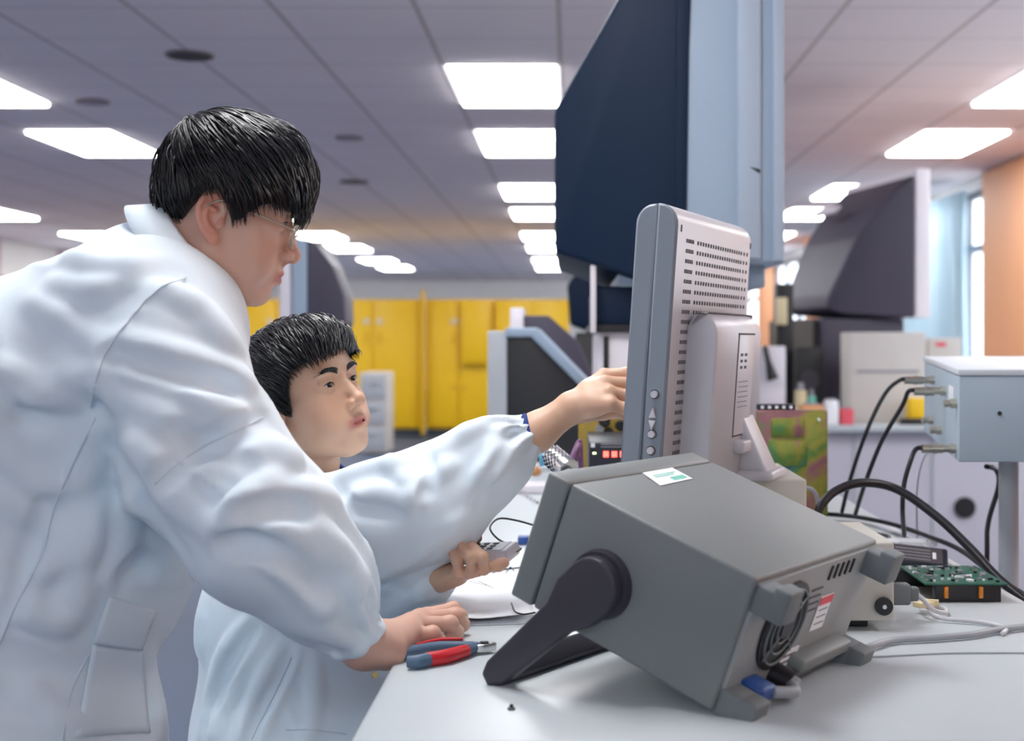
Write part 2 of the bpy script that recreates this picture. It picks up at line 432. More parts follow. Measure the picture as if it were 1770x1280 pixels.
def noise(X, Y, Z):
    X, Y, Z = np.broadcast_arrays(X, Y, Z)
    i = [np.floor(q).astype(int) for q in (X, Y, Z)]; t = [q-np.floor(q) for q in (X, Y, Z)]; t = [q*q*(3-2*q) for q in t]; v = 0
    for a in (0, 1):
        for b in (0, 1):
            for c in (0, 1):
                v = v+_lat[(i[0]+a) % 40, (i[1]+b) % 40, (i[2]+c) % 40]*(t[0] if a else 1-t[0])*(t[1] if b else 1-t[1])*(t[2] if c else 1-t[2])
    return v
def cuff_gather(v, c, axis, r, length, n=16, amp=0.003):
    """elastic cuff: small pleats running into the cuff"""
    c = np.array(c); axis = np.array(axis)/np.linalg.norm(axis); e = np.cross(axis, [0, 0.3, 1.0]); e /= np.linalg.norm(e); g = np.cross(axis, e)
    def fn(X, Y, Z, F):
        x, y, z = X-c[0], Y-c[1], Z-c[2]; t = x*axis[0]+y*axis[1]+z*axis[2]; th = np.arctan2(x*g[0]+y*g[1]+z*g[2], x*e[0]+y*e[1]+z*e[2])
        rr = np.sqrt(np.maximum(x*x+y*y+z*z-t*t, 0))
        w = np.clip(1-np.abs(t+length*0.4)/length, 0, 1)*(rr < r*3)
        return amp*w*np.sin(n*th+3*np.sin(th*2.0+1))
    v.disp(fn, c-length*1.6-r, c+length*1.6+r)

def cloth(v, axis, along=3.5, across=17.0, amp=0.006, seed=0.0, lo=None, hi=None, sharp=2.4):
    """long soft tension folds running along an axis"""
    a = np.array(axis, float); a /= np.linalg.norm(a); b = np.cross(a, [0, 1, 0]); b /= np.linalg.norm(b); c = np.cross(a, b)
    def fn(X, Y, Z, F):
        wx = 0.10*noise(X*4+seed, Y*4, Z*4+7); 
        s = (X*a[0]+Y*a[1]+Z*a[2]); t = (X*b[0]+Y*b[1]+Z*b[2])+wx; w = (X*c[0]+Y*c[1]+Z*c[2])+wx
        n = noise(s*along+seed+9, t*across+seed, w*across*0.6+3)
        m = np.clip(0.55+0.9*noise(X*5+seed+20, Y*5, Z*5), 0, 1)
        near = np.abs(F) < 0.04
        return -amp*m*np.maximum(1-np.abs(n)*sharp, 0)**1.5*near
    v.disp(fn, lo, hi)

# ------------------------------------------------------------------ people
def head_frame(yaw, pitch, roll, O):
    """columns = forward, left, up of the head in world axes; yaw measured from +X, pitch down positive"""
    cy, sy, cp, sp = math.cos(yaw), math.sin(yaw), math.cos(pitch), math.sin(pitch)
    F = np.array([cy*cp, sy*cp, -sp]); L0 = np.array([-sy, cy, 0.0]); U0 = np.cross(F, L0)
    L = math.cos(roll)*L0+math.sin(roll)*U0; U = np.cross(F, L)
    return 0.95*np.stack([F, L, U], 1), np.array(O, float)      # scale: head size

def rotY(a):  # rotation in the f-u plane
    c, s = math.cos(a), math.sin(a); return np.array([[c, 0, s], [0, 1, 0], [-s, 0, c]])
def rotZ(a):
    c, s = math.cos(a), math.sin(a); return np.array([[c, -s, 0], [s, c, 0], [0, 0, 1]])

EYE = np.array([0.0745, 0.031, 0.019])
def head_volume(neck, neck_r=0.054, full=0.0, mouth_open=0.0, h=0.00135):
    """full > 0 makes cheeks and chin rounder"""
    v = Vol((-0.135, -0.1, -0.21), (0.14, 0.1, 0.15), h)
    v.u(ell((0.000, 0, 0.054), (0.086, 0.075, 0.080)), 0.02)
    v.u(ell((0.028, 0, 0.046), (0.064, 0.062, 0.062)), 0.03)
    v.u(ell((0.030, 0, -0.018), (0.058, 0.058+full*0.5, 0.066)), 0.03)
    v.u(ell((0.030, 0, -0.048), (0.052, 0.048+full, 0.038)), 0.03)
    v.u(cone((0.073, 0, -0.079), (0.058, 0, -0.077), 0.0155, 0.021), 0.018)
    for s in (1, -1):
        v.u(cone((-0.002, s*(0.051+full*0.6), -0.045), (0.064, s*0.016, -0.080), 0.015+full*0.6, 0.013), 0.022)
        v.u(ell((0.050, s*0.045, -0.012), (0.027, 0.019, 0.020)), 0.024)
        v.u(ell((0.050, s*(0.040+full*0.4), -0.042), (0.030, 0.018, 0.024)), 0.02)
        v.u(ell((0.0775, s*0.027, 0.040), (0.012, 0.024, 0.008), rotZ(-s*0.3)), 0.014)
    chain(v, [neck*0.0+np.array([-0.03, 0, -0.03]), np.array(neck)*0.5+np.array([-0.012, 0, -0.01]), neck], [neck_r, neck_r, neck_r*1.08], 0.03)
    v.cut(ell((0.098, 0, 0.028), (0.008, 0.012, 0.008)), 0.012)
    # muzzle, lips
    v.u(ell((0.073, 0, -0.050), (0.021, 0.027, 0.024)), 0.016)
    # nose
    v.u(cone((0.0865, 0, 0.026), (0.105, 0, -0.013), 0.0060, 0.0085), 0.012)
    v.u(ell((0.1065, 0, -0.0165), (0.0098, 0.0092, 0.0085)), 0.008)
    v.u(cone((0.106, 0, -0.022), (0.094, 0, -0.031), 0.006, 0.005), 0.008)
    for s in (1, -1):
        v.u(ell((0.0965, s*0.0115, -0.0205), (0.0105, 0.0060, 0.0078), rotZ(s*0.25)), 0.006)
        v.cut(ell((0.1015, s*0.0068, -0.0282), (0.0058, 0.0034, 0.0048), rotZ(-s*0.35)), 0.003)
        # eye socket, lids and opening
        v.cut(ell((0.097, s*0.031, 0.019), (0.013, 0.020, 0.011)), 0.014)
        v.u(ell(EYE*np.array([1, s, 1]), (0.0142, 0.0150, 0.0138)), 0.005)
        v.u(cone((0.0855, s*0.020, 0.0295), (0.081, s*0.044, 0.0275), 0.0035, 0.0035), 0.006)
        v.cut(ell((0.089, s*0.0315, 0.0188), (0.0115, 0.0140, 0.0036), rotZ(-s*0.22)), 0.0012)
    mo = mouth_open
    v.u(cone((0.0945, 0, -0.0445), (0.0945, 0.004, -0.0445), 0.0046, 0.0046), 0.005)
    v.u(cone((0.0925, 0, -0.0570-mo), (0.0925, 0.004, -0.0570-mo), 0.0054, 0.0054), 0.006)
    for s in (1, -1):
        v.u(cone((0.0945, s*0.003, -0.0445), (0.082, s*0.0240, -0.0502), 0.0045, 0.0020), 0.005)
        v.u(cone((0.0925, s*0.003, -0.0570-mo), (0.082, s*0.0232, -0.0515), 0.0052, 0.0022), 0.006)
        v.cut(cone((0.1005, 0, -0.0503-mo*0.5), (0.0835, s*0.0245, -0.0508), 0.0014+mo*0.55, 0.0012), 0.0015)
    v.cut(ell((0.103, 0, -0.0700-mo), (0.010, 0.018, 0.0045)), 0.010)
    v.cut(ell((0.106, 0, -0.036), (0.006, 0.0025, 0.007)), 0.004)
    # ears
    for s in (1, -1):
        tilt = 0.2
        def E(f, u, l=0.0):
            c, t = math.cos(tilt), math.sin(tilt); ff, uu = f*c-u*t, f*t+u*c
            return np.array([ff-0.001, s*(0.0735+l-0.35*min(f, 0.012)), uu])
        rim = [E(0.006, -0.001), E(0.010, 0.013), E(0.006, 0.025), E(-0.005, 0.031), E(-0.016, 0.027), E(-0.022, 0.015), E(-0.021, 0.001), E(-0.016, -0.011), E(-0.009, -0.021), E(-0.001, -0.027)]
        v.u(ell(E(-0.006, 0.004, -0.002), (0.017, 0.0045, 0.028), rotZ(-s*0.35)), 0.006)
        R = spline(rim, 4)
        for i in range(len(R)-1): v.u(cone(R[i], R[i+1], 0.0029, 0.0029), 0.003)
        v.u(ell(E(-0.004, -0.024, 0.001), (0.0075, 0.0040, 0.0085)), 0.006)
        v.cut(ell(E(-0.003, 0.001, 0.0055), (0.0085, 0.0060, 0.0115), rotZ(-s*0.35)), 0.003)
        v.cut(ell(E(-0.005, 0.021, 0.005), (0.009, 0.0040, 0.006), rotZ(-s*0.35)), 0.003)
        ah = spline([E(-0.002, 0.012, 0.003), E(-0.010, 0.014, 0.003), E(-0.014, 0.004, 0.003), E(-0.010, -0.010, 0.002), E(-0.003, -0.014, 0.001)], 3)
        for i in range(len(ah)-1): v.u(cone(ah[i], ah[i+1], 0.0024, 0.0024), 0.003)
        v.u(ell(E(0.006, -0.005, 0.001), (0.0045, 0.0035, 0.0055)), 0.004)
    return v

def skin_colour(P, base):
    f, l, u = P[:, 0], np.abs(P[:, 1]), P[:, 2]
    c = np.tile(np.array(base, float), (len(P), 1))
    def blend(w, col):
        w = np.clip(w, 0, 1)[:, None]; c[:] = c*(1-w)+np.array(col)*w
    g = lambda cf, cl, cu, rf, rl, ru: np.exp(-(((f-cf)/rf)**2+((l-cl)/rl)**2+((u-cu)/ru)**2))
    blend(0.35*g(0.06, 0.045, -0.02, 0.03, 0.025, 0.025), np.array(base)*[0.98, 0.72, 0.68])
    blend(0.35*g(0.108, 0, -0.02, 0.015, 0.018, 0.014), np.array(base)*[0.98, 0.70, 0.65])
    blend(0.65*((l > 0.0745) & (f < 0.012) & (u < 0.04) & (u > -0.045)), np.array(base)*[0.98, 0.62, 0.58])
    lip = np.maximum(np.exp(-(((u+0.0500+0.12*l)/0.0085)**4+(l/0.025)**6)), 0)*(f > 0.080)
    blend(0.85*lip, (0.52, 0.16, 0.15))
    blend(0.5*g(0.084, 0.031, 0.027, 0.02, 0.018, 0.004), np.array(base)*[0.7, 0.55, 0.5])
    return c

def eyeball(name, Mx, side, gaze, parent):
    R, O = Mx; b = bmesh.new(); bmesh.ops.create_uvsphere(b, u_segments=48, v_segments=32, radius=1)
    g = np.array(gaze, float); g /= np.linalg.norm(g); c = EYE*np.array([1, side, 1]); V = []; C = []
    for v in b.verts:
        p = np.array(v.co[:]); a = math.acos(max(-1, min(1, float(p@g))))
        C.append((0.004, 0.003, 0.003) if a < 0.21 else (0.03, 0.014, 0.008) if a < 0.50 else (0.62, 0.58, 0.56)); V.append(c+p*0.0127)
    Q = [[v.index for v in f.verts] for f in b.faces]; b.free()
    me = bpy.data.meshes.new(name); Wd = [O+R @ p for p in V]; at = O+R @ c
    me.from_pydata([tuple(p-at) for p in Wd], [], Q); me.materials.append(M['eyew'])
    a = me.color_attributes.new('Col', 'FLOAT_COLOR', 'POINT'); a.data.foreach_set('color', np.array([(*q, 1) for q in C], np.float32).ravel())
    me.polygons.foreach_set('use_smooth', [True]*len(Q))
    o = bpy.data.objects.new(name, me); COL.objects.link(o); o.parent = parent; o.matrix_parent_inverse = world_matrix(parent).inverted(); o.location = tuple(at)
    return o

CAPC = np.array([0.008, 0, 0.058]); PN = 2.45
def hair_make(Mx, v, umin, parent, cap=(0.112, 0.088, 0.093), n=2600, whorl=(-0.55, 0.1, 0.8), length=0.085, seed=3, fringe_lift=0.0, part=0.0, jit=0.006):
    """umin: table angle from the forehead (deg) -> lowest height of the hair there"""
    R, O = Mx; rng = np.random.RandomState(seed); cap = np.array(cap)
    ua, uv_ = np.array([a for a, b in umin], float), np.array([b for a, b in umin], float)
    um = lambda f, l: np.interp(np.degrees(np.arctan2(np.abs(l), f+0.010)), ua, uv_)
    hv = Vol((-0.145, -0.11, -0.09), (0.13, 0.11, 0.175), 0.0022)
    def capfn(X, Y, Z):
        q = ((np.abs(X-CAPC[0])/cap[0])**PN+(np.abs(Y)/cap[1])**PN+(np.abs(Z-CAPC[2])/cap[2])**PN)**(1/PN); d = (q-.985)*cap.min()
        return np.maximum(d, (um(X, Y)+0.004-Z)*0.75)+0.0012*noise(X*90, Y*90, Z*40)
    hv.F[:] = capfn(hv.ax[0][:, None, None], hv.ax[1][None, :, None], hv.ax[2][None, None, :])
    # the hair is a shell: hollow where skin and ears are
    Vc, Qc = hv.mesh(); Vc = smoothmesh(Vc, Qc, 2)
    Wc = Vc @ R.T+O
    w = np.array(whorl, float); w /= np.linalg.norm(w)
    allV = [Wc]; allQ = [Qc]; off = len(Wc); SV = []; SQ = []
    k = 0; tries = 0
    while k < n and tries < n*8:
        tries += 1
        d = rng.normal(size=3); d /= np.linalg.norm(d)
        if d[2] < -0.45: continue
        p = CAPC+d/((np.abs(d)**PN).sum()**(1/PN))*cap
        if p[2] < um(p[0], p[1])+0.004: continue
        pts = []; lift = rng.uniform(-0.01, 0.042)*(1 if rng.rand() < .86 else 2.1); L = length*rng.uniform(0.45, 1.15); ns = 9; sw = rng.uniform(-0.25, 0.25)
        dj = rng.uniform(-jit, jit*.6)
        for i in range(ns):
            t = i/(ns-1); q = (p-CAPC)/cap; q /= np.linalg.norm(q); a = q-w
            a[1] += part*(1 if d[0] > 0 else 0.3)
            a = a-q*float(a@q); a = a/(np.linalg.norm(a)+1e-6); a[2] -= 1.3*min(max((0.062-p[2])/0.05, 0), 1)*min(abs(q[1])*1.6, 1)
            a = a-q*float(a@q); a /= np.linalg.norm(a)+1e-6
            b = np.cross(q, a); a = a+sw*math.sin(t*3)*b; a /= np.linalg.norm(a)
            r = 1.0+lift*math.sin(PI*min(t*1.1, 1))*1.0+0.004
            pts.append(CAPC+q/((np.abs(q)**PN).sum()**(1/PN))*cap*r)
            p = CAPC+q/((np.abs(q)**PN).sum()**(1/PN))*cap+a*(L/ns)
            if p[2] < um(p[0], p[1])+dj and i > 1: break
        if len(pts) < 4: continue
        P = np.array(pts); P = P @ R.T+O; m = len(P); T = np.gradient(P, axis=0); T /= np.linalg.norm(T, axis=1)[:, None]
        nrm = P-(CAPC @ R.T+O); e = np.cross(T, nrm); e /= np.linalg.norm(e, axis=1)[:, None]; g = np.cross(T, e)
        rad = rng.uniform(0.0006, 0.0015)*np.array([1-0.85*(i/(m-1))**2 for i in range(m)])
        base = off+len(SV)
        for i in range(m):
            for j in range(3):
                an = 2*PI*j/3; SV.append(P[i]+rad[i]*(math.cos(an)*e[i]*1.6+math.sin(an)*g[i]))
        for i in range(m-1):
            for j in range(3): SQ.append((base+i*3+j, base+i*3+(j+1) % 3, base+(i+1)*3+(j+1) % 3, base+(i+1)*3+j))
        k += 1
    V = np.concatenate([Wc, np.array(SV)]); Q = np.concatenate([Qc, np.array(SQ, dtype=np.int64)])
    return vmesh('hair', V, Q, M['hair'], parent)

def surf_f(v, l, u):
    for f in np.arange(0.13, 0.0, -0.0008):
        if v.at((f, l, u)) < 0: return f
    return 0.09
def brow(Mx, v, side, parent, u0=0.037, th=0.0045):
    R, O = Mx; mb = MB(); rng = np.random.RandomState(5)
    for i in range(260):
        t = rng.rand(); l = 0.012+0.035*t; u = u0+0.0055*math.sin(PI*t*0.8)+rng.uniform(-1, 1)*th*(1-0.6*t)
        f = surf_f(v, side*l, u)+0.0004; l2 = l+0.006; u2 = u+0.0022*(1-1.6*t); f2 = surf_f(v, side*l2, u2)+0.001
        mb.tube([O+R @ np.array([f, side*l, u]), O+R @ np.array([f2, side*l2, u2])], [0.0008, 0.0003], 'hair', n=3, sub=1)
    return mb.build('eyebrow', parent)

def lashes(Mx, v, side, parent):
    R, O = Mx; mb = MB(); P = []
    for i in range(13):
        t = i/12; l = 0.0195+0.0250*t; u = 0.0188+0.0040*math.sin(PI*min(t*1.05, 1))**0.8+0.0008*t; c = EYE; rr = 0.0140
        dl, du = l-c[1], u-c[2]; f = c[0]+math.sqrt(max(rr*rr-dl*dl-du*du, 1e-6)); P.append(O+R @ np.array([f+.0002, side*l, u]))
    mb.tube(P, [.0004]+[.0009]*4+[.0004], 'hair', n=6, sub=2); return mb.build('eyelashes', parent)

def join_parts(name, parts, m, parent):
    off = 0; V = []; Q = []; C = []
    for v, q, c in parts: V.append(v); Q.append(q+off); C.append(c); off += len(v)
    return vmesh(name, np.concatenate(V), np.concatenate(Q), m, parent, col=np.concatenate(C))
def hand_part(chains, palm, base, lo, hi, h=0.0014, nails=()):
    v = Vol(lo, hi, h)
    for pts, rs, k in palm: chain(v, pts, rs, k)
    for pts, rs in chains:
        w = Vol(lo, hi, h); chain(w, pts, rs, 0.005)
        for p, r in list(zip(pts, rs))[1:-1]: w.u(ell(p, r*1.09), 0.004)
        k = 0.0035; d = w.F; a = v.F; hh = np.maximum(k-np.abs(a-d), 0)/k; v.F = np.minimum(a, d)-hh*hh*k*0.25
    V, Q = v.mesh(); V = smoothmesh(V, Q, 2, 0.4)
    c = np.tile(np.array(base, float), (len(V), 1))
    kn = np.zeros(len(V))
    for pts, rs in chains:
        for p in [pts[0], pts[1], pts[-1]]: kn = np.maximum(kn, np.exp(-((V-np.array(p))**2).sum(1)/(0.013**2)))
    w = (0.45*kn)[:, None]; c = c*(1-w)+np.array(base)*np.array([0.98, 0.70, 0.66])*w
    return V, Q, c
def bounds(pts, pad=0.04):
    P = np.array(pts); return P.min(0)-pad, P.max(0)+pad

def ring_band(profile, C, n, e0, gap=0.0, seg=64, thick=0.003, fn=None):
    """band round the neck: profile = [(along axis, radius)], open by gap (rad) at direction e0"""
    C = np.array(C, float); n = np.array(n, float); n /= np.linalg.norm(n); e = np.array(e0, float); e -= n*float(e@n); e /= np.linalg.norm(e); g = np.cross(n, e)
    mb = MB(); vs = []; fs = []; m = len(profile)
    th = [gap/2+(2*PI-gap)*i/seg for i in range(seg+1)]
    for t in th:
        for (a, r) in profile:
            a2, r2 = (a, r) if fn is None else fn(a, r, t)
            vs.append(C+n*a2+r2*(math.cos(t)*e+math.sin(t)*g))
    for i in range(seg):
        for j in range(m-1): fs.append((i*m+j, (i+1)*m+j, (i+1)*m+j+1, i*m+j+1))
    return vs, fs
def solidify(o, t):
    md = o.modifiers.new('thickness', 'SOLIDIFY'); md.thickness = t; md.offset = 0

def cloth_panel(v, px, off, name, parent, m, n=12):
    """a second layer of cloth lying on the surface, a few millimetres proud of it"""
    a, b, c, d = [np.array(p, float) for p in px]; vs = []; fs = []
    for i in range(n+1):
        for j in range(n+1):
            s, t = i/n, j/n; q = (a*(1-s)+b*s)*(1-t)+(d*(1-s)+c*s)*t; p = v.ray(q[0], q[1]); g = v.grad(p); g /= np.linalg.norm(g)+1e-9
            vs.append(p+g*(off*(1 if 0 < i < n and 0 < j < n else .75)))
    vs = np.array(vs).reshape(n+1, n+1, 3)
    for _ in range(4):
        w = vs.copy(); w[1:-1, 1:-1] = (vs[:-2, 1:-1]+vs[2:, 1:-1]+vs[1:-1, :-2]+vs[1:-1, 2:])/4
        w[0, 1:-1] = (vs[0, :-2]+vs[0, 2:])/2; w[-1, 1:-1] = (vs[-1, :-2]+vs[-1, 2:])/2; w[1:-1, 0] = (vs[:-2, 0]+vs[2:, 0])/2; w[1:-1, -1] = (vs[:-2, -1]+vs[2:, -1])/2; vs = w
    for i in range(n):
        for j in range(n): k = i*(n+1)+j; fs.append((k, k+n+1, k+n+2, k+1))
    mb = MB(); mb.add(vs.reshape(-1, 3), fs, m, True); o = mb.build(name, parent); solidify(o, .003); return o
def seam_line(v, mb, pts, r=.0010):
    P = [v.ray(*q[:2]) for q in spline([(a, b, 0) for a, b in pts], 6)]; P = [p for p in P if p is not None]
    Q = []
    for p in P:
        g = v.grad(p); g /= np.linalg.norm(g)+1e-9; d = v.at(p); Q.append(p-g*d+g*.0009)
    Q = np.array(Q); 
    for _ in range(2): Q[1:-1] = (Q[:-2]+2*Q[1:-1]+Q[2:])/4
    mb.tube(Q, r, 'seam', n=6, sub=1)

# ================================================================== standing man
SK1 = (0.70, 0.43, 0.33); SK2 = (0.68, 0.43, 0.30)
def man_standing():
    P = thing('person', 'standing man in white lab coat and wire glasses leaning over, hand on its edge', 'person', (-0.80, 1.82, 0.0))
    # head: ear canal at pixel (370,386), face turned right, a little away and down
    yaw, pitch, roll = math.radians(12), math.radians(14), 0.0
    R, O = head_frame(yaw, pitch, roll, (0, 0, 0))
    ear = W(367, 375, 1.725); O = ear-R @ np.array([-0.006, -0.078, 0.001]); Mx = (R, O)
    neck_w = W(285, 515, 1.80); nl = np.linalg.inv(R) @ (neck_w-O)
    v = head_volume(nl, 0.058, full=0.006)
    V, Q = v.mesh(); V = smoothmesh(V, Q, 1, 0.4); c = skin_colour(V, SK1); Vw = V @ R.T+O
    parts = [(Vw, Q, c)]
    # right hand resting on the bench
    wr = W(628, 1113, 1.71); heel = W(668, 1122, 1.735)
    mcp = [W(738, 1064, 1.88), W(727, 1069, 1.85), W(713, 1079, 1.82), W(704, 1097, 1.79)]
    fing = [([mcp[0], W(783, 1052, 1.91), W(796, 1064, 1.925), W(794, 1078, 1.92)], [.0112, .0096, .0086, .0078]),
            ([mcp[1], W(788, 1063, 1.875), W(799, 1078, 1.885), W(788, 1090, 1.88)], [.0118, .0100, .0090, .0080]),
            ([mcp[2], W(778, 1077, 1.84), W(789, 1092, 1.85), W(774, 1102, 1.84)], [.0115, .0098, .0088, .0078]),
            ([mcp[3], W(748, 1094, 1.80), W(758, 1106, 1.805), W(744, 1114, 1.80)], [.0108, .0090, .0082, .0074])]
    thumb = ([W(672, 1110, 1.79), W(712, 1098, 1.86), W(748, 1094, 1.895)], [.014, .0115, .009])
    palm = [([W(560, 1040, 1.655), wr, heel], [.029, .0275, .026], .02)]
    for i, m_ in enumerate(mcp): palm.append(([wr+(m_-wr)*0.12, heel+(m_-heel)*0.45, m_], [.022, .0165, .0122], .014))
    lo, hi = bounds([p for ch in fing for p in ch[0]]+[wr, heel, W(560, 1040, 1.655)])
    parts.append(hand_part(fing+[thumb], palm, SK1, lo, hi))
    # left hand, out of sight behind the coat, on his thigh
    e = np.array([-0.80, 2.02, 0.98]); w2 = np.array([-0.90, 1.97, 0.80])
    tb = Vol((-1.25, 1.5, 0.1), (-0.25, 2.2, 1.4), 0.009)
    sh = W(300, 640, 1.68); el = W(470, 930, 1.64)
    chain(tb, [W(285, 515, 1.80), W(235, 600, 1.80), np.array([-0.95, 1.82, 0.92])], [.07, .12, .14], .05)
    chain(tb, [W(250, 590, 1.74), sh, el, W(565, 1040, 1.66)], [.07, .055, .040, .028], .03)
    chain(tb, [W(250, 600, 1.88), np.array([-0.56, 1.98, 1.15]), e, w2], [.07, .05, .038, .028], .03)
    for i in range(4): tb.u(cone(w2+[0, 0, -.03], w2+[0.03-0.02*i, -.01, -.11], .016, .012), .01)
    for s in (1.72, 1.93): chain(tb, [np.array([-0.95, s, .9]), np.array([-0.93, s, .5]), np.array([-0.97, s, .14])], [.085, .06, .045], .03)
    Vt, Qt = tb.mesh(); parts.append((Vt, Qt, np.tile(np.array(SK1), (len(Vt), 1))))
    join_parts('body', parts, M['skin'], P)
    eyeball('eye', Mx, -1, (1, 0.0, -0.25), P); eyeball('eye', Mx, 1, (1, 0.0, -0.25), P)
    brow(Mx, v, -1, P); brow(Mx, v, 1, P); lashes(Mx, v, -1, P); lashes(Mx, v, 1, P)
    hair_make(Mx, v, [(0, 0.032), (12, 0.032), (25, 0.034), (32, 0.036), (45, 0.034), (54, 0.024), (62, 0.004), (68, 0.000), (75, 0.018), (84, 0.034), (100, 0.030), (116, -0.002), (128, -0.030), (150, -0.044), (180, -0.046)], P,
              cap=(0.1025, 0.087, 0.0955), n=3800, whorl=(-0.72, -0.05, 0.7), length=0.115, seed=3, jit=0.014)
    # glasses
    mb = MB(); lens = MB(); g = lambda f, l, u: O+R @ np.array([f, l, u])
    for s in (-1, 1):
        rim = []; lc = (0.1035, s*0.0325, 0.006)
        for i in range(28):
            a = 2*PI*i/28; x, z = math.cos(a), math.sin(a); m = (abs(x)**3.2+abs(z)**3.2)**(-1/3.2)
            rim.append(g(lc[0]-0.0055*(x*m)**2*0.5-0.004*(s*x*m > 0)*(x*m)**2, lc[1]+0.0245*x*m, lc[2]+0.0155*z*m))
        mb.tube(rim, 0.0011, 'gold', n=8, sub=2, closed=True)
        lens.add(rim, [tuple(range(28))], 'lens')
        mb.tube([g(0.100, s*0.0565, 0.011), g(0.094, s*0.068, 0.013), g(0.05, s*0.0745, 0.020), g(0.004, s*0.0795, 0.026), g(-0.018, s*0.083, 0.012)], 0.0013, 'gold', n=6)
        mb.tube([g(0.103, s*0.008, 0.006), g(0.098, s*0.0085, -0.002), g(0.097, s*0.009, -0.006)], 0.0006, 'gold', n=6)
    mb.tube([g(0.103, -0.0085, 0.009), g(0.1065, 0, 0.012), g(0.103, 0.0085, 0.009)], 0.0009, 'gold', n=6)
    fr = mb.build('glasses', P); lens.build('lens', fr)
    # lab coat
    v = Vol((-1.32, 1.40, 0.42), (-0.2, 2.22, 1.42), 0.0048)
    K = .05
    chain(v, [W(250, 575, 1.75), W(-110, 800, 1.76), W(-380, 960, 1.80)], [.130, .178, .19], K)
    chain(v, [W(240, 600, 1.88), W(-110, 800, 1.92), W(-380, 960, 1.90)], [.125, .175, .19], K)
    chain(v, [W(190, 745, 1.79), W(92, 970, 1.79), W(-8, 1120, 1.79), W(30, 1290, 1.79), W(35, 1560, 1.79)], [.155, .160, .150, .172, .20], K)
    chain(v, [W(-380, 960, 1.85), W(-330, 1560, 1.85)], [.19, .24], K)
    chain(v, [W(-150, 980, 1.80), W(-150, 1560, 1.80)], [.2, .23], K)
    v.u(cone(W(262, 500, 1.79), W(255, 520, 1.79), .077, .077), .04)
    v.u(cone(W(262, 505, 1.79), W(290, 628, 1.67), .064, .078), .05)
    v.u(cone(W(262, 505, 1.82), W(250, 620, 1.98), .068, .080), .05)
    # right sleeve
    sl = [W(294, 645, 1.67), W(352, 790, 1.64), W(455, 915, 1.63), W(548, 1008, 1.66), W(608, 1086, 1.70)]
    chain(v, sl, [.091, .0895, .086, .064, .0365], .03)
    # left sleeve
    chain(v, [W(250, 620, 1.98), np.array([-0.60, 2.0, 1.12]), np.array([-0.80, 2.02, .98]), np.array([-0.9, 1.97, .84])], [.08, .075, .07, .04], .03)
    # hem opened underneath
    v.cut((lambda X, Y, Z: (Z-0.50)+0*X+0*Y, v.lo, v.lo+np.array([2, 2, .09])), .01)
    v.cut(cone(W(345, 440, 1.79), W(285, 515, 1.80), .064, .052), .01)
    # soft drape of the cloth
    v.disp(lambda X, Y, Z, F: 0.0015*noise(X*9+Z*5, Y*7, Z*6-X*4))
    cloth(v, (.5, 0, -.86), 3.2, 15, .006, 1.7); cloth(v, (.72, 0, -.5), 4.5, 24, .003, 5.2); cloth(v, (.30, 0, -.95), 3.0, 13, .007, 12.4, (-1.3, 1.4, .42), (-.45, 1.9, 1.04)); v.cut(ell(W(240, 1008, 1.605), (.034, .022, .020)), .03)
    S = v.stroke
    # folds radiating from the shoulder and armpit, and the puffed forearm
    for pts, a in [([(196, 590), (290, 612), (380, 640), (425, 660)], .010), ([(185, 628), (270, 655), (350, 690), (430, 730)], .012),
                   ([(180, 670), (240, 700), (300, 730)], .006),
                   ([(275, 500), (330, 520), (375, 560), (410, 610)], .007),
                   ([(375, 922), (435, 903), (494, 915), (553, 955), (612, 1015)], .013), ([(380, 905), (440, 868), (520, 850), (575, 868)], .012),
                   ([(405, 872), (460, 830), (500, 800)], .008), ([(420, 800), (470, 775), (505, 790)], .008),
                   ([(470, 960), (520, 1000), (560, 1050)], .006), ([(540, 900), (590, 950), (625, 1010)], .008),
                   ([(350, 905), (300, 860), (262, 800), (225, 760)], .006),
                   ([(60, 520), (120, 560), (170, 600)], .006), ([(90, 490), (170, 500), (230, 480)], .006), ([(120, 440), (190, 460), (250, 450)], .006),
                   ([(100, 620), (140, 640), (165, 650)], .006), ([(0, 640), (60, 660), (130, 665)], .008), ([(0, 700), (70, 690), (150, 690)], .006),
                   ([(0, 760), (40, 820), (90, 850)], .007), ([(0, 855), (40, 880), (85, 915)], .007), ([(60, 990), (110, 960), (150, 925)], .006),
                   ([(50, 1190), (100, 1235), (160, 1250)], .006), ([(165, 870), (150, 960), (130, 1060)], .008), ([(230, 860), (215, 930), (190, 1000)], .006),
                   ([(245, 1130), (262, 1200), (280, 1275)], .008), ([(20, 1020), (60, 1060), (110, 1080)], .005), ([(140, 840), (160, 780), (175, 730)], .010)]:
        S(pts, a*.62, .010, .020)
    for pts, a in [([(190, 612), (280, 640), (390, 672)], .006), ([(300, 745), (360, 770), (430, 800)], .005), ([(359, 768), (410, 745), (452, 722)], .006),
                   ([(270, 836), (310, 800), (355, 770)], .004), ([(385, 938), (440, 940), (500, 975), (560, 1030)], .009), ([(400, 892), (450, 880), (520, 882)], .006),
                   ([(165, 705), (200, 790), (250, 870), (320, 960)], .007), ([(262, 985), (240, 970), (215, 995)], .010), ([(0, 690), (30, 720), (80, 730)], .004),
                   ([(80, 870), (50, 960), (20, 1060)], .004)]:
        S(pts, a*.8, .008, .016, cut=True)
    # shoulder seam as a fine welt
    for pts in [[(321, 480), (262, 513), (211, 572), (181, 614), (169, 652), (158, 703)], [(169, 718), (97, 867), (75, 960), (35, 1035), (0, 1110)], [(359, 768), (270, 836)]]:
        S(pts, .0022, .004, .003, taper=False, sub=14)
    ax = (W(640, 1118, 1.71)-W(590, 1070, 1.685))
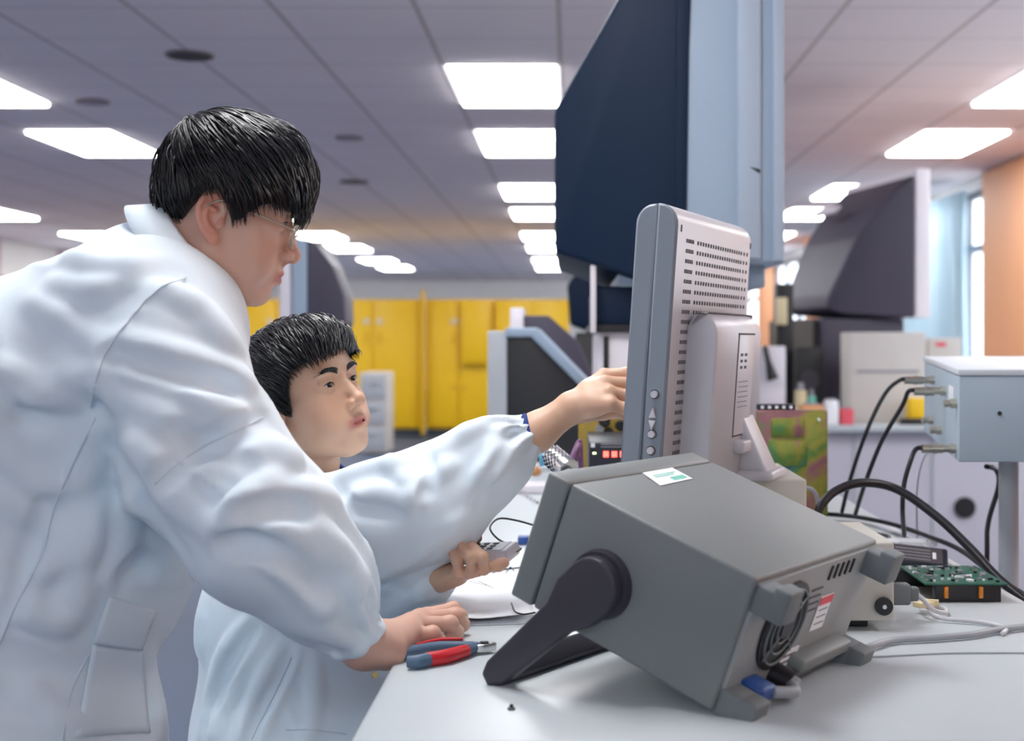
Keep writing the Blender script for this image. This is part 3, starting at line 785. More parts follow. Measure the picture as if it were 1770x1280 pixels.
    cuff_gather(v, W(608, 1084, 1.698), ax, .036, .055, 11, .0065)
    # pocket patch and flap: a thin raised layer of cloth
    V, Q = v.mesh(); V = smoothmesh(V, Q, 1, 0.5); coat = vmesh('lab_coat', V, Q, M['coat'], P)
    cloth_panel(v, [(186, 1026), (264, 1053), (241, 1119), (158, 1107)], .0075, 'pocket_flap', coat, 'coat')
    cloth_panel(v, [(160, 1108), (243, 1120), (256, 1266), (128, 1272)], .0045, 'pocket', coat, 'coat')
    mb = MB()
    for pts in [[(321, 480), (285, 495), (262, 513), (235, 540), (211, 572), (181, 614), (169, 652), (158, 703)], [(167, 722), (130, 800), (97, 867), (75, 960), (35, 1035), (0, 1110)],
                [(270, 836), (310, 800), (359, 767), (410, 744), (452, 722)], [(150, 1130), (120, 1200), (108, 1278)]]: seam_line(v, mb, pts)
    mb.build('seams', coat)
    # collar
    n = np.array([0.80, 0.02, 0.60]); C = W(340, 444, 1.79)
    vs, fs = ring_band([(0.006, .068), (0.011, .072), (0.009, .078), (-0.010, .090), (-0.030, .103)], C, n, np.array([.6, .25, -.8]), gap=0.5)
    mb = MB(); mb.add(vs, fs, 'coat', True); co = mb.build('collar', coat); solidify(co, .003)
    # trousers and shoes
    tv = Vol((-1.15, 1.5, 0.05), (-0.75, 2.15, 1.05), 0.008)
    for s in (1.73, 1.92): chain(tv, [np.array([-0.95, s, .92]), np.array([-0.93, s, .5]), np.array([-0.97, s, .12])], [.12, .085, .075], .03)
    V, Q = tv.mesh(); vmesh('trousers', V, Q, M['trouser'], P)
    for s in (1.72, 1.93):
        sv = Vol((-1.12, s-.08, -.02), (-0.72, s+.08, .16), .005); sv.u(cone((-1.0, s, .055), (-0.80, s, .04), .052, .038), .02); sv.u(cone((-0.98, s, .08), (-0.98, s, .12), .05, .045), .02)
        sv.cut((lambda X, Y, Z: Z+0*X+0*Y, sv.lo, sv.lo+np.array([1, 1, .02])), .002)
        V, Q = sv.mesh(); vmesh('shoe', V, Q, M['shoe'], P)
    return P

# ================================================================== seated man
def man_seated():
    P = thing('person', 'seated man in white lab coat over navy shirt, looking up and reaching to the monitor', 'person', (-0.45, 2.22, 0.0))
    yaw, pitch, roll = math.radians(-31), math.radians(-17), math.radians(9)
    R, O = head_frame(yaw, pitch, roll, (0, 0, 0))
    nose = W(628, 686, 2.12); O = nose-R @ np.array([0.1163, 0, -0.0165]); Mx = (R, O)
    neck_w = W(530, 850, 2.24); nl = np.linalg.inv(R) @ (neck_w-O)
    v = head_volume(nl, 0.052, full=0.0, mouth_open=0.0032)
    V, Q = v.mesh(); V = smoothmesh(V, Q, 1, 0.4); c = skin_colour(V, SK2); parts = [(V @ R.T+O, Q, c)]
    # right hand reaching round the monitor edge
    wr = W(985, 706, 2.10)
    mcp = [W(1044, 649, 2.13), W(1047, 662, 2.105), W(1053, 678, 2.085), W(1056, 698, 2.07)]
    fing = [([mcp[0], W(1088, 644, 2.12), W(1110, 650, 2.10), W(1120, 657, 2.085)], [.0108, .0088, .0080, .0070]),
            ([mcp[1], W(1092, 662, 2.105), W(1112, 670, 2.09), W(1119, 678, 2.08)], [.0112, .0092, .0082, .0072]),
            ([mcp[2], W(1088, 684, 2.085), W(1107, 692, 2.075), W(1113, 699, 2.068)], [.0110, .0090, .0080, .0070]),
            ([mcp[3], W(1082, 706, 2.07), W(1098, 713, 2.06), W(1106, 718, 2.055)], [.0102, .0084, .0075, .0066])]
    thumb = ([W(1005, 715, 2.13), W(1042, 712, 2.14), W(1078, 712, 2.12), W(1103, 712, 2.10)], [.015, .0115, .0100, .0082])
    palm = [([W(820, 800, 2.09), W(925, 748, 2.095), wr], [.036, .027, .0235], .02)]
    for i, m_ in enumerate(mcp): palm.append(([wr+(m_-wr)*0.05, wr+(m_-wr)*0.55, m_], [.018, .0150, .0118], .012))
    lo, hi = bounds([p for ch in fing for p in ch[0]]+[wr, W(820, 800, 2.09)])
    parts.append(hand_part(fing+[thumb], palm, SK2, lo, hi))
    # left hand holding the remote from below, fingers curled over its near side
    w2 = W(738, 1000, 2.09); pc = W(782, 988, 2.075)
    fing = [([W(795, 992, 2.05), W(822, 985, 2.005), W(862, 976, 2.005), W(871, 972, 2.01)], [.0105, .0077, .0080, .0080]),
            ([W(790, 994, 2.045), W(836, 983, 1.995), W(834, 962, 1.985), W(816, 944, 2.00)], [.0108, .0077, .0078, .0076]),
            ([W(780, 997, 2.04), W(815, 988, 1.995), W(813, 962, 1.985), W(799, 944, 2.00)], [.0108, .0077, .0077, .0076]),
            ([W(770, 999, 2.04), W(793, 988, 2.005), W(790, 965, 1.995), W(779, 948, 2.01)], [.0104, .0080, .0080, .0072])]
    thumb = ([W(765, 985, 2.12), W(785, 958, 2.13), W(803, 935, 2.11), W(824, 929, 2.08)], [.014, .0112, .0095, .0085])
    palm = [([W(640, 1045, 2.16), W(700, 1015, 2.12), w2], [.034, .028, .025], .02), ([w2, pc], [.024, .017], .02)]
    for ch in fing: palm.append(([w2, ch[0][0]], [.020, .0125], .012))
    lo, hi = bounds([p for ch in fing for p in ch[0]]+[thumb[0][1], w2, W(640, 1045, 2.16)])
    parts.append(hand_part(fing+[thumb], palm, SK2, lo, hi))
    tb = Vol((-0.75, 1.85, 0.08), (0.12, 2.6, 1.1), 0.009)
    chain(tb, [W(530, 850, 2.24), W(525, 920, 2.22), W(485, 1380, 2.22)], [.05, .11, .13], .04)
    chain(tb, [W(540, 890, 2.10), W(655, 905, 2.05), W(820, 800, 2.09)], [.05, .042, .034], .03)
    chain(tb, [W(560, 900, 2.36), W(575, 1075, 2.34), W(640, 1045, 2.16)], [.05, .040, .033], .03)
    for s in (2.12, 2.33): chain(tb, [np.array([-0.45, s, .52]), np.array([-0.05, s, .52]), np.array([0.0, s, .14])], [.085, .062, .045], .03)
    Vt, Qt = tb.mesh(); parts.append((Vt, Qt, np.tile(np.array(SK2), (len(Vt), 1))))
    join_parts('body', parts, M['skin'], P)
    eyeball('eye', Mx, -1, (1, -0.12, 0.10), P); eyeball('eye', Mx, 1, (1, -0.12, 0.10), P)
    brow(Mx, v, -1, P, th=0.0050); brow(Mx, v, 1, P, th=0.0050); lashes(Mx, v, -1, P); lashes(Mx, v, 1, P)
    hair_make(Mx, v, [(0, 0.072), (15, 0.066), (28, 0.060), (40, 0.058), (50, 0.054), (58, 0.020), (64, -0.010), (74, -0.008), (82, 0.020), (92, 0.036), (106, 0.026), (120, -0.008), (135, -0.032), (180, -0.040)], P,
              cap=(0.1005, 0.086, 0.087), n=3400, whorl=(-0.75, 0.2, 0.65), length=0.09, seed=9, part=-0.25, jit=.013)
    # coat
    v = Vol((-0.70, 1.86, 0.34), (0.0, 2.56, 1.13), 0.0042)
    chain(v, [W(520, 940, 2.22), W(522, 1080, 2.22), W(508, 1280, 2.22), W(500, 1400, 2.22)], [.122, .148, .152, .158], .05)
    v.u(cone(W(535, 890, 2.20), W(520, 915, 2.10), .060, .075), .04); v.u(cone(W(540, 890, 2.24), W(560, 915, 2.34), .060, .070), .04)
    chain(v, [W(520, 915, 2.09), W(655, 898, 2.05), W(745, 870, 2.05), W(840, 797, 2.07), W(906, 755, 2.095)], [.078, .080, .080, .060, .033], .03)
    chain(v, [W(560, 905, 2.34), W(575, 1070, 2.34), W(672, 1030, 2.16), W(725, 1006, 2.11), W(746, 999, 2.085)], [.070, .060, .050, .038, .034], .03)
    for s in (2.13, 2.31): chain(v, [np.array([-0.45, s, .53]), np.array([-0.1, s, .54])], [.12, .095], .04)
    v.cut((lambda X, Y, Z: (Z-0.42)+0*X+0*Y, v.lo, v.lo+np.array([2, 2, .09])), .01)
    v.cut(cone(W(555, 790, 2.215), W(530, 850, 2.235), .062, .050), .006)
    v.disp(lambda X, Y, Z, F: 0.0012*noise(X*11+Z*6, Y*7+3, Z*7-X*4))
    cloth(v, (.35, 0, -.93), 3.5, 17, .006, 2.3, (-.7, 1.86, .34), (-.32, 2.56, .88)); cloth(v, (.9, 0, .42), 4.5, 18, .005, 8.1, (-.34, 1.86, .8), (0, 2.3, 1.13))
    S = v.stroke
    for pts, a in [([(590, 822), (655, 806), (700, 800)], .010), ([(672, 795), (700, 830), (720, 860)], .008), ([(760, 785), (800, 750), (850, 728)], .008),
                   ([(880, 735), (850, 790), (815, 850)], .006), ([(905, 760), (870, 790), (840, 830)], .006), ([(600, 870), (650, 850), (700, 865)], .007),
                   ([(780, 800), (740, 830), (700, 880)], .006), ([(650, 1000), (720, 955), (800, 895)], .005),
                   ([(450, 1060), (400, 1110), (370, 1180), (350, 1270)], .008), ([(470, 1080), (420, 1150), (385, 1230), (370, 1275)], .009), ([(490, 1100), (450, 1180), (420, 1275)], .009),
                   ([(515, 1120), (480, 1190), (450, 1275)], .007), ([(366, 1000), (350, 1070), (348, 1130)], .008), ([(540, 1130), (545, 1200), (535, 1275)], .005),
                   ([(660, 1030), (690, 1005), (715, 1000)], .005), ([(670, 1055), (700, 1035), (735, 1025)], .005)]:
        S(pts, a*.7, .009, .016)
    for pts, a in [([(502, 1130), (480, 1180), (450, 1230), (430, 1278)], .008), ([(440, 1090), (400, 1150), (375, 1220)], .006), ([(590, 850), (620, 880), (690, 890)], .005),
                   ([(735, 780), (745, 820), (730, 860)], .005), ([(895, 745), (860, 800), (820, 870)], .004)]:
        S(pts, a*.8, .007, .012, cut=True)
    cuff_gather(v, W(906, 755, 2.095), W(925, 748, 2.095)-W(890, 764, 2.085), .033, .045, 10, .0055)
    cuff_gather(v, W(722, 1005, 2.11), W(738, 1000, 2.09)-W(700, 1012, 2.13), .034, .035, 9, .0045)
    V, Q = v.mesh(); V = smoothmesh(V, Q, 1, 0.5); coat = vmesh('lab_coat', V, Q, M['coat2'], P)
    mb = MB(); seam_line(v, mb, [(505, 1135), (480, 1190), (455, 1240), (435, 1278)]); seam_line(v, mb, [(495, 1262), (540, 1262), (600, 1268)]); mb.build('seams', coat)
    # coat collar, navy shirt collar, shirt cuff, snap fastener
    n = np.array([0.38, -0.12, 0.92]); C = W(540, 812, 2.215)
    vs, fs = ring_band([(0.0, .0645), (0.004, .067), (0.0, .072), (-0.016, .080), (-0.036, .094)], C, n, np.array([1, -.55, 0]), gap=0.9)
    mb = MB(); mb.add(vs, fs, 'coat2', True); co = mb.build('collar', coat); solidify(co, .003)
    vs, fs = ring_band([(0.010, .0560), (0.013, .0585), (0.008, .0620), (-0.012, .0650), (-0.03, .066)], C, n, np.array([1, -.2, 0]), gap=0.35)
    mb = MB(); mb.add(vs, fs, 'navy', True)
    a = W(913, 751, 2.095); b = W(924, 747, 2.095); d = (b-a)/np.linalg.norm(b-a)
    vs, fs = ring_band([(0, .0305), (.005, .0315), (.010, .0295)], a, d, (0, 0, 1)); mb.add(vs, fs, 'navy', True)
    so = mb.build('shirt', P); solidify(so, .002)
    mb = MB(); mb.cyl(W(648, 1166, 2.05), W(648, 1166, 2.045), .005, .004, 'brass'); sn = mb.build('snap_button', coat)
    tv = Vol((-0.62, 1.95, 0.05), (0.16, 2.5, 0.62), 0.008)
    for s in (2.12, 2.33): chain(tv, [np.array([-0.45, s, .51]), np.array([-0.03, s, .51]), np.array([0.02, s, .12])], [.095, .080, .068], .03)
    V, Q = tv.mesh(); vmesh('trousers', V, Q, M['trouser'], P)
    for s in (2.12, 2.33):
        sv = Vol((-0.12, s-.08, -.02), (0.32, s+.08, .16), .005); sv.u(cone((-0.01, s, .055), (0.19, s, .04), .052, .038), .02); sv.u(cone((0.01, s, .08), (0.01, s, .12), .05, .045), .02)
        sv.cut((lambda X, Y, Z: Z+0*X+0*Y, sv.lo, sv.lo+np.array([1, 1, .02])), .002)
        V, Q = sv.mesh(); vmesh('shoe', V, Q, M['shoe'], P)
    return P

# ================================================================== the room
X0, X1, YB, YF, ZC = -7.9, 3.52, 33.0, -6.0, 2.6
struct(MB().box(((X0+X1)/2, (YB+YF)/2, -0.05), (X1-X0+.4, YB-YF+.4, 0.1), 'floor').build('floor'))
struct(MB().box(((X0+X1)/2, (YB+YF)/2, ZC+0.05), (X1-X0+.4, YB-YF+.4, 0.1), 'ceil').build('ceiling'))
struct(MB().box(((X0+X1)/2, YB+.05, ZC/2), (X1-X0+.4, .1, ZC), 'wallw').build('wall_back'))
mbf = MB(); FILL_WINS = [(-7.0, -5.0), (-4.4, -2.4), (-1.8, .2), (.8, 2.8)]; xs = X0-.2  # unseen window openings, added behind the camera for bluish fill light
for a, b in FILL_WINS: mbf.box(((xs+a)/2, YF-.05, ZC/2), (a-xs, .1, ZC), 'wallf').box(((a+b)/2, YF-.05, .45), (b-a, .1, .9), 'wallf').box(((a+b)/2, YF-.05, 2.45), (b-a, .1, .3), 'wallf'); xs = b
mbf.box(((xs+X1+.2)/2, YF-.05, ZC/2), (X1+.2-xs, .1, ZC), 'wallf'); struct(mbf.build('wall_front'))
def side_wall(name, x, wins, z0, z1, m, d, span=None):
    """wall along Y with window openings cut through"""
    mb = MB(); c = x+d*0.06; ys = YF
    for a, b, mm in wins:
        mb.box((c, (ys+a)/2, ZC/2), (.12, a-ys, ZC), mm); mb.box((c, (a+b)/2, z0/2), (.12, b-a, z0), m); mb.box((c, (a+b)/2, (z1+ZC)/2), (.12, b-a, ZC-z1), 'wallw'); ys = b
    mb.box((c, (ys+YB)/2, ZC/2), (.12, YB-ys, ZC), m)
    return struct(mb.build(name))
RW = [(4.0, 6.8, 'wallo'), (11.5, 14.3, 'wallo'), (15.6, 18.4, 'wallo'), (20.4, 24.0, 'wallo'), (26.0, 31.5, 'wallo')]  # nearest and farthest openings are unseen, added to light the room
side_wall('wall_right', X1, RW, 0.55, 2.5, 'wallo', 1)
LW = [(17.0, 18.3, 'wallp'), (19.3, 21.4, 'wallp'), (22.2, 25.6, 'wallp'), (27.0, 31.5, 'wallp')]  # farthest opening is added to light the back wall
side_wall('wall_left', X0, LW, 0.9, 2.1, 'wallp', -1)
k = 0
for a, b in FILL_WINS:  # frames and panes of the added fill windows
    k += 1; mb = MB()
    for x in (a+.03, (a+b)/2, b-.03): mb.box((x, YF-.05, 1.6), (.06, .07, 1.4), 'frame')
    for z in (.93, 2.27): mb.box(((a+b)/2, YF-.05, z), (b-a, .066, .06), 'frame')
    w = struct(mb.build('window_%d' % k)); MB().box(((a+b)/2, YF-.05, 1.6), (b-a-.06, .006, 1.34), 'lens').build('pane', w)
for wins, x, z0, z1 in ((RW, X1, .55, 2.5), (LW, X0, .9, 2.1)):
    for a, b, _ in wins:
        k += 1; mb = MB(); d = 1 if x > 0 else -1; c = x+d*.06
        n = 3
        for i in range(n+1): mb.box((c, a+.03+(b-a-.06)*i/n, (z0+z1)/2), (.07, .06, z1-z0), 'frame')
        for z in (z0+.03, z1-.03, z1-.5): mb.box((c, (a+b)/2, z), (.066, b-a, .06), 'frame')
        w = struct(mb.build('window_%d' % k))
        g = MB().box((c, (a+b)/2, (z0+z1)/2), (.006, b-a-.06, z1-z0-.06), 'lens'); g.build('pane', w)
def curtain(y0, y1, label, z0=0.0, z1=2.5):
    mb = MB(); n = 90; vs = []; fs = []
    for i in range(n+1):
        y = y0+(y1-y0)*i/n; x = X1-.10+.035*math.sin(i*0.95)+.012*math.sin(i*2.3)
        for j in range(7): vs.append((x+.01*math.sin(i*.4+j), y, z0+(z1-z0)*j/6))
    for i in range(n):
        for j in range(6): fs.append((i*7+j, i*7+7+j, i*7+8+j, i*7+1+j))
    mb.add(vs, fs, 'curtain', True); o = mb.build('curtain'); solidify(o, .004); tag(o, label, 'curtain', 'window curtains'); return o
curtain(12.05, 14.2, 'pale blue curtain covering most of the window beside the orange wall panel')
curtain(16.2, 18.4, 'pale blue curtain at the farther window past the rear projection set')
for y0, y1 in ((10.7, 11.5), (14.3, 14.75)):
    pass
struct(MB().box((X1-.06, 14.55, ZC/2), (.12, .5, ZC), 'wallo').build('trim_1'))
struct(MB().box((X1-.05, 10.9, ZC/2), (.10, 1.2, ZC-.02), 'wallo').build('trim_2'))
struct(MB().box((X1-.13, 18.9, ZC/2), (.26, .6, ZC-.01), 'wallo').build('trim_3'))

# ceiling lights in pairs down four rows
ROWS = {-6.345: 'far left row', -3.345: 'left row', -0.345: 'middle row', 2.655: 'right row'}
YS = [-2.4, 2.1, 4.3, 7.62, 9.82, 13.05, 15.3, 18.6, 21.0, 24.3, 26.7]
ORD = ['', '', '', 'nearest', 'second', 'third', 'fourth', 'fifth', 'sixth', 'seventh', 'eighth']
def ceiling_light():
    t = thing('ceiling_light', '', 'ceiling light', (0, 0, ZC), 'recessed fluorescent ceiling lights')
    mb = MB(); w, l = .57, 1.16
    for s in (-1, 1):
        mb.box((s*(w/2+.008), 0, ZC-.003), (.02, l+.04, .006), 'lframe'); mb.box((0, s*(l/2+.008), ZC-.003), (w, .02, .006), 'lframe')
    mb.build('frame', t)
    MB().box((0, 0, ZC-.012), (w-.02, l-.02, .022), 'lamp', bev=.005).build('diffuser', t)
    return t
proto = ceiling_light(); first = True
for x, nm in ROWS.items():
    for i, y in enumerate(YS):
        o = proto if first else copy_tree(proto); first = False
        o.location = (x, y, ZC)
        if i < 3: o['label'] = '%s ceiling panel light outside the frame, %s' % (('rearmost', 'overhead', 'next overhead')[i], nm)
        else: o['label'] = 'bright ceiling light, %s in view in the %s' % (ORD[i], nm)
def vent(px, py, label, w=.2, m='vent'):
    Y = FPX*(ZC-CZ)/(CY-py); p = W(px, py, Y)
    t = thing('ceiling_vent', label, 'vent', (p[0], Y, ZC), 'dark round outlets in the ceiling')
    MB().cyl((p[0], Y, ZC-.012), (p[0], Y, ZC), w*.5, w*.55, m, n=28).build('grille', t)
    mb = MB(); mb.tube([(p[0]+w*.56*math.cos(a), Y+w*.56*math.sin(a), ZC-.006) for a in np.linspace(0, 2*PI, 24, endpoint=False)], .008, 'frame', n=6, sub=1, closed=True); mb.build('rim', t)
vent(328, 94, 'black round ceiling outlet near the top left, above the standing man', .20)
vent(612, 313, 'dark round ceiling outlet to the right of the standing man\'s hair', .22)
vent(160, 174, 'faint reddish round ceiling outlet at upper left between two light panels', .16, 'stain')
vent(604, 237, 'small faint ceiling outlet between the dark outlet and the brown ceiling line', .16, 'stain')

# ================================================================== bench
def bench(name, label, x0, x1, y0, y1, z, legs=True, front='counter', group=None):
    t = thing(name, label, 'bench', ((x0+x1)/2, (y0+y1)/2, 0), group)
    mb = MB(); mb.box(((x0+x1)/2, (y0+y1)/2, z-.015), (x1-x0, y1-y0, .03), 'bench', bev=.004); mb.build('benchtop', t)
    if legs:
        for x in (x0+.05, x1-.05):
            for y in (y0+.06, y1-.06): MB().box((x, y, (z-.03)/2), (.045, .045, z-.03), 'metal').build('leg', t)
        MB().box(((x0+x1)/2, (y0+y1)/2, z-.06), (x1-x0-.145, y1-y0-.165, .05), 'metal').build('apron', t)
    return t
bench('workbench', 'white topped workbench under the oscilloscope and monitor in the foreground', -.219, .70, 1.387, 4.25, .8)

# ------------------------------------------------------------------ oscilloscope
yaw, pit, sw, sh, sd = -.587, .355, .343, .156, .282
SO = np.array([-.0694, 1.625, .903])
SD = np.array([math.cos(yaw)*math.cos(pit), math.sin(yaw)*math.cos(pit), -math.sin(pit)]); SW = np.array([-math.sin(yaw), math.cos(yaw), 0.]); SU = np.cross(SD, SW)
SR = np.stack([SW, SD, SU], 1)
sp = lambda w, d, u: SO+w*SW+d*SD+u*SU
def on_plane(px, py, n, p0):
    r = np.array([(px-CX)/FPX, 1.0, -(py-CY)/FPX]); c = np.array([0, 0, CZ]); t = ((p0-c)@n)/(r@n); return c+t*r
def sloc(P): q = P-SO; return q@SW, q@SD, q@SU
scope = thing('oscilloscope', 'grey boxy oscilloscope tilted up on its folding black handle, rear panel to the viewer', 'oscilloscope', (0.12, 1.6, .8))
mb = MB(); bd = .034
mb.box(sp(sw/2, bd+(sd-bd)/2, sh/2), (sw, sd-bd, sh), 'scope_top', R=SR, bev=.004); mb.build('case', scope)
mb = MB(); mb.box(sp(sw/2, bd/2-.0012, sh/2), (sw+.001, bd-.0024, sh+.001), 'scope_bezel', R=SR, bev=.004)
mb.build('front_bezel', scope)
mb = MB(); mb.box(sp(sw/2, -.0015, sh/2), (sw-.03, .004, sh-.03), 'charcoal', R=SR, bev=.001); fp = mb.build('front_panel', scope)
mb = MB(); mb.box(sp(sw*.30, -.005, sh*.54), (.13, .004, .10), 'screen', R=SR, bev=.001); mb.build('screen', fp)
for i in range(4):
    for j in range(2): MB().cyl(sp(sw*.62+i*.032, -.004, sh*(.3+.35*j)), sp(sw*.62+i*.032, -.018, sh*(.3+.35*j)), .009, .008, 'footgrey').build('knob', fp)
# sticker on the lid
c4 = [on_plane(x, y, SU, sp(0, 0, sh+.0006)) for x, y in ((1110, 817), (1162, 808), (1197, 827), (1141, 839))]
mb = MB(); mb.add([*c4, *[p+SU*.0004 for p in c4]], [(0, 3, 2, 1), (4, 5, 6, 7), (0, 1, 5, 4), (1, 2, 6, 5), (2, 3, 7, 6), (3, 0, 4, 7)], 'paper')
def q4(a, b, c, d, off):   # sub-quad of the sticker
    L = lambda s, t: (c4[0]*(1-s)+c4[1]*s)*(1-t)+(c4[3]*(1-s)+c4[2]*s)*t+SU*off
    return [L(a, c), L(b, c), L(b, d), L(a, d)]
for a, b, c, d in ((.15, .85, .30, .36), (.15, .75, .42, .48), (.50, .92, .62, .88)): mb.add(q4(a, b, c, d, .0007), [(0, 1, 2, 3)], 'teal')
mb.build('sticker', scope)
# rear panel
rear = MB().box(sp(sw/2, sd+.0015, sh/2), (sw-.012, .006, sh-.012), 'scope_rear', R=SR, bev=.001).build('rear_panel', scope)
mb = MB(); fc = sp(.105, sd+.005, .085); ey = SW; ez = SU
mb.cyl(fc-SD*.002, fc+SD*.003, .054, .054, 'black', n=40)
for r in (.020, .033, .046): mb.tube([fc+SD*.005+r*(math.cos(a)*ey+math.sin(a)*ez) for a in np.linspace(0, 2*PI, 32, endpoint=False)], .0016, 'footgrey', n=6, sub=1, closed=True)
for a in (PI/4, 3*PI/4): mb.tube([fc+SD*.005+.05*(math.cos(a)*ey+math.sin(a)*ez), fc+SD*.005-.05*(math.cos(a)*ey+math.sin(a)*ez)], .0016, 'footgrey', n=6, sub=1)
mb.cyl(fc, fc+SD*.007, .014, .013, 'charcoal'); mb.build('fan_guard', rear)
mb = MB(); mb.box(sp(.215, sd+.0055, .082), (.036, .001, .045), 'paper', R=SR); mb.box(sp(.215, sd+.0062, .098), (.036, .001, .010), 'redlabel', R=SR)
for i in range(3): mb.box(sp(.215, sd+.0062, .086-.009*i), (.026, .0006, .0018), 'ink_l', R=SR)
mb.build('warning_label', rear)
mb = MB(); mb.box(sp(.150, sd+.0055, .034), (.06, .001, .022), 'paper', R=SR)
for i in range(2): mb.box(sp(.150, sd+.0062, .038-.008*i), (.045, .0006, .002), 'ink', R=SR)
mb.build('rating_label', rear)
mb = MB()
for i in range(5): mb.box(sp(.20+.016*i, sd+.0055, .135), (.004, .002, .018), 'black', R=SR)
for i in range(4): mb.box(sp(.175, sd+.0055, .118-.009*i), (.03, .001, .002), 'ink', R=SR)
mb.build('vent_slots', rear)
mb = MB(); mb.box(sp(.23, sd+.014, .030), (.14, .024, .016), 'scope_bezel', R=SR, bev=.003); mb.box(sp(sw/2, sd+.006, .006), (sw-.05, .012, .010), 'footgrey', R=SR, bev=.002); mb.build('connector_shelf', rear)
mb = MB(); mb.box(sp(.060, sd+.018, .022), (.034, .030, .020), 'blue', R=SR, bev=.004); mb.tube([sp(.075, sd+.03, .022), sp(.10, sd+.045, .024), sp(.125, sd+.03, .020)], .007, 'cablegrey', n=10); mb.build('blue_plug', rear)['label'] = 'blue plug'
mb = MB(); mb.cyl(sp(.130, sd+.004, .018), sp(.130, sd+.030, .018), .016, .014, 'black'); mb.cyl(sp(.130, sd+.030, .018), sp(.130, sd+.036, .018), .011, .010, 'cablegrey'); mb.build('power_socket', rear)
for w, u, nm in ((.022, sh-.022, 't'), (sw-.022, sh-.022, 't'), (.022, .012, 'b'), (sw-.022, .012, 'b')):
    mb = MB(); dl = .040 if nm == 't' else .046
    mb.prism([(-.018, -.016), (.018, -.016), (.018, .016), (-.018, .016)], 0, dl*.6, (sp(w, sd, u), SW, SU, SD), 'footgrey', bev=.003)
    s = 1 if nm == 't' else -1
    mb.prism([(-.018, -.016-(.006 if s < 0 else 0)), (.018, -.016-(.006 if s < 0 else 0)), (.018, .016+(.006 if s > 0 else 0)), (-.018, .016+(.006 if s > 0 else 0))], dl*.6-.004, dl, (sp(w, sd, u), SW, SU, SD), 'footgrey', bev=.003)
    mb.build('rear_foot', scope)
for w in (.06, sw-.06): MB().box(sp(w, sd-.05, -.004), (.035, .05, .010), 'black', R=SR, bev=.002).build('bottom_pad', scope)
# folding handle: hub, two arms and a cross bar
ph = on_plane(1030, 1012, SW, sp(-.012, 0, 0)); _, pd, pu = sloc(ph)
ft = on_plane(858, 1178, SW, sp(-.016, 0, 0)); ft[2] = max(ft[2], .812); _, fd, fu = sloc(ft)
print('handle pivot', pd, pu, 'foot', fd, fu, ft)
hd = MB()
for w, s in ((0, -1), (sw, 1)):
    a = sp(w, pd, pu); e = a+SW*s*.020; hd.cyl(a, a+SW*s*.010, .040, .038, 'charcoal', n=36)
    dv = np.array([fd-pd, fu-pu]); L = np.hypot(*dv); dv /= L; nv = np.array([-dv[1], dv[0]])
    P2 = lambda t, o: (pd+dv[0]*t+nv[0]*o, pu+dv[1]*t+nv[1]*o)
    out = []
    for k_ in range(9):
        an = PI/2+PI*k_/8; out.append(P2(.034*math.cos(an)*1.0, .034*math.sin(an)))
    out += [P2(.03, -.033), P2(.06, -.021), P2(L*.98, -.017), P2(L+.012, -.010), P2(L+.014, .006), P2(L*.96, .016), P2(.06, .021), P2(.03, .033)]
    hd.prism(out, s*.004, s*.026, (sp(w, 0, 0), SD, SU, SW), 'charcoal', bev=.004)
a = sp(-.022, fd, fu); b = sp(sw+.022, fd, fu)
dv3 = dv[0]*SD+dv[1]*SU; nv3 = nv[0]*SD+nv[1]*SU
hd.box((a+b)/2, (np.linalg.norm(b-a), .030, .022), 'charcoal', R=np.stack([SW, nv3, dv3], 1), bev=.005)
hd.build('handle', scope)
# cable hanging from the front and the one trailing off to the right
tag(MB().tube([W(1487, 1128, 1.80), tab(1500, 1118, .806), tab(1545, 1106, .806), tab(1610, 1102, .806), tab(1680, 1096, .806), tab(1730, 1087, .806), tab(1800, 1080, .806)], .0045, 'cablegrey').build('cable'),
    'thick grey cable running right across the bench top from the oscilloscope', 'cable')
tag(MB().tube([tab(1490, 1136, .8015), tab(1560, 1132, .8015), tab(1660, 1128, .8015), tab(1800, 1128, .8015)], .0011, 'cablegrey').build('wire'), 'thin pale wire lying just below the thick grey cable on the bench', 'wire')

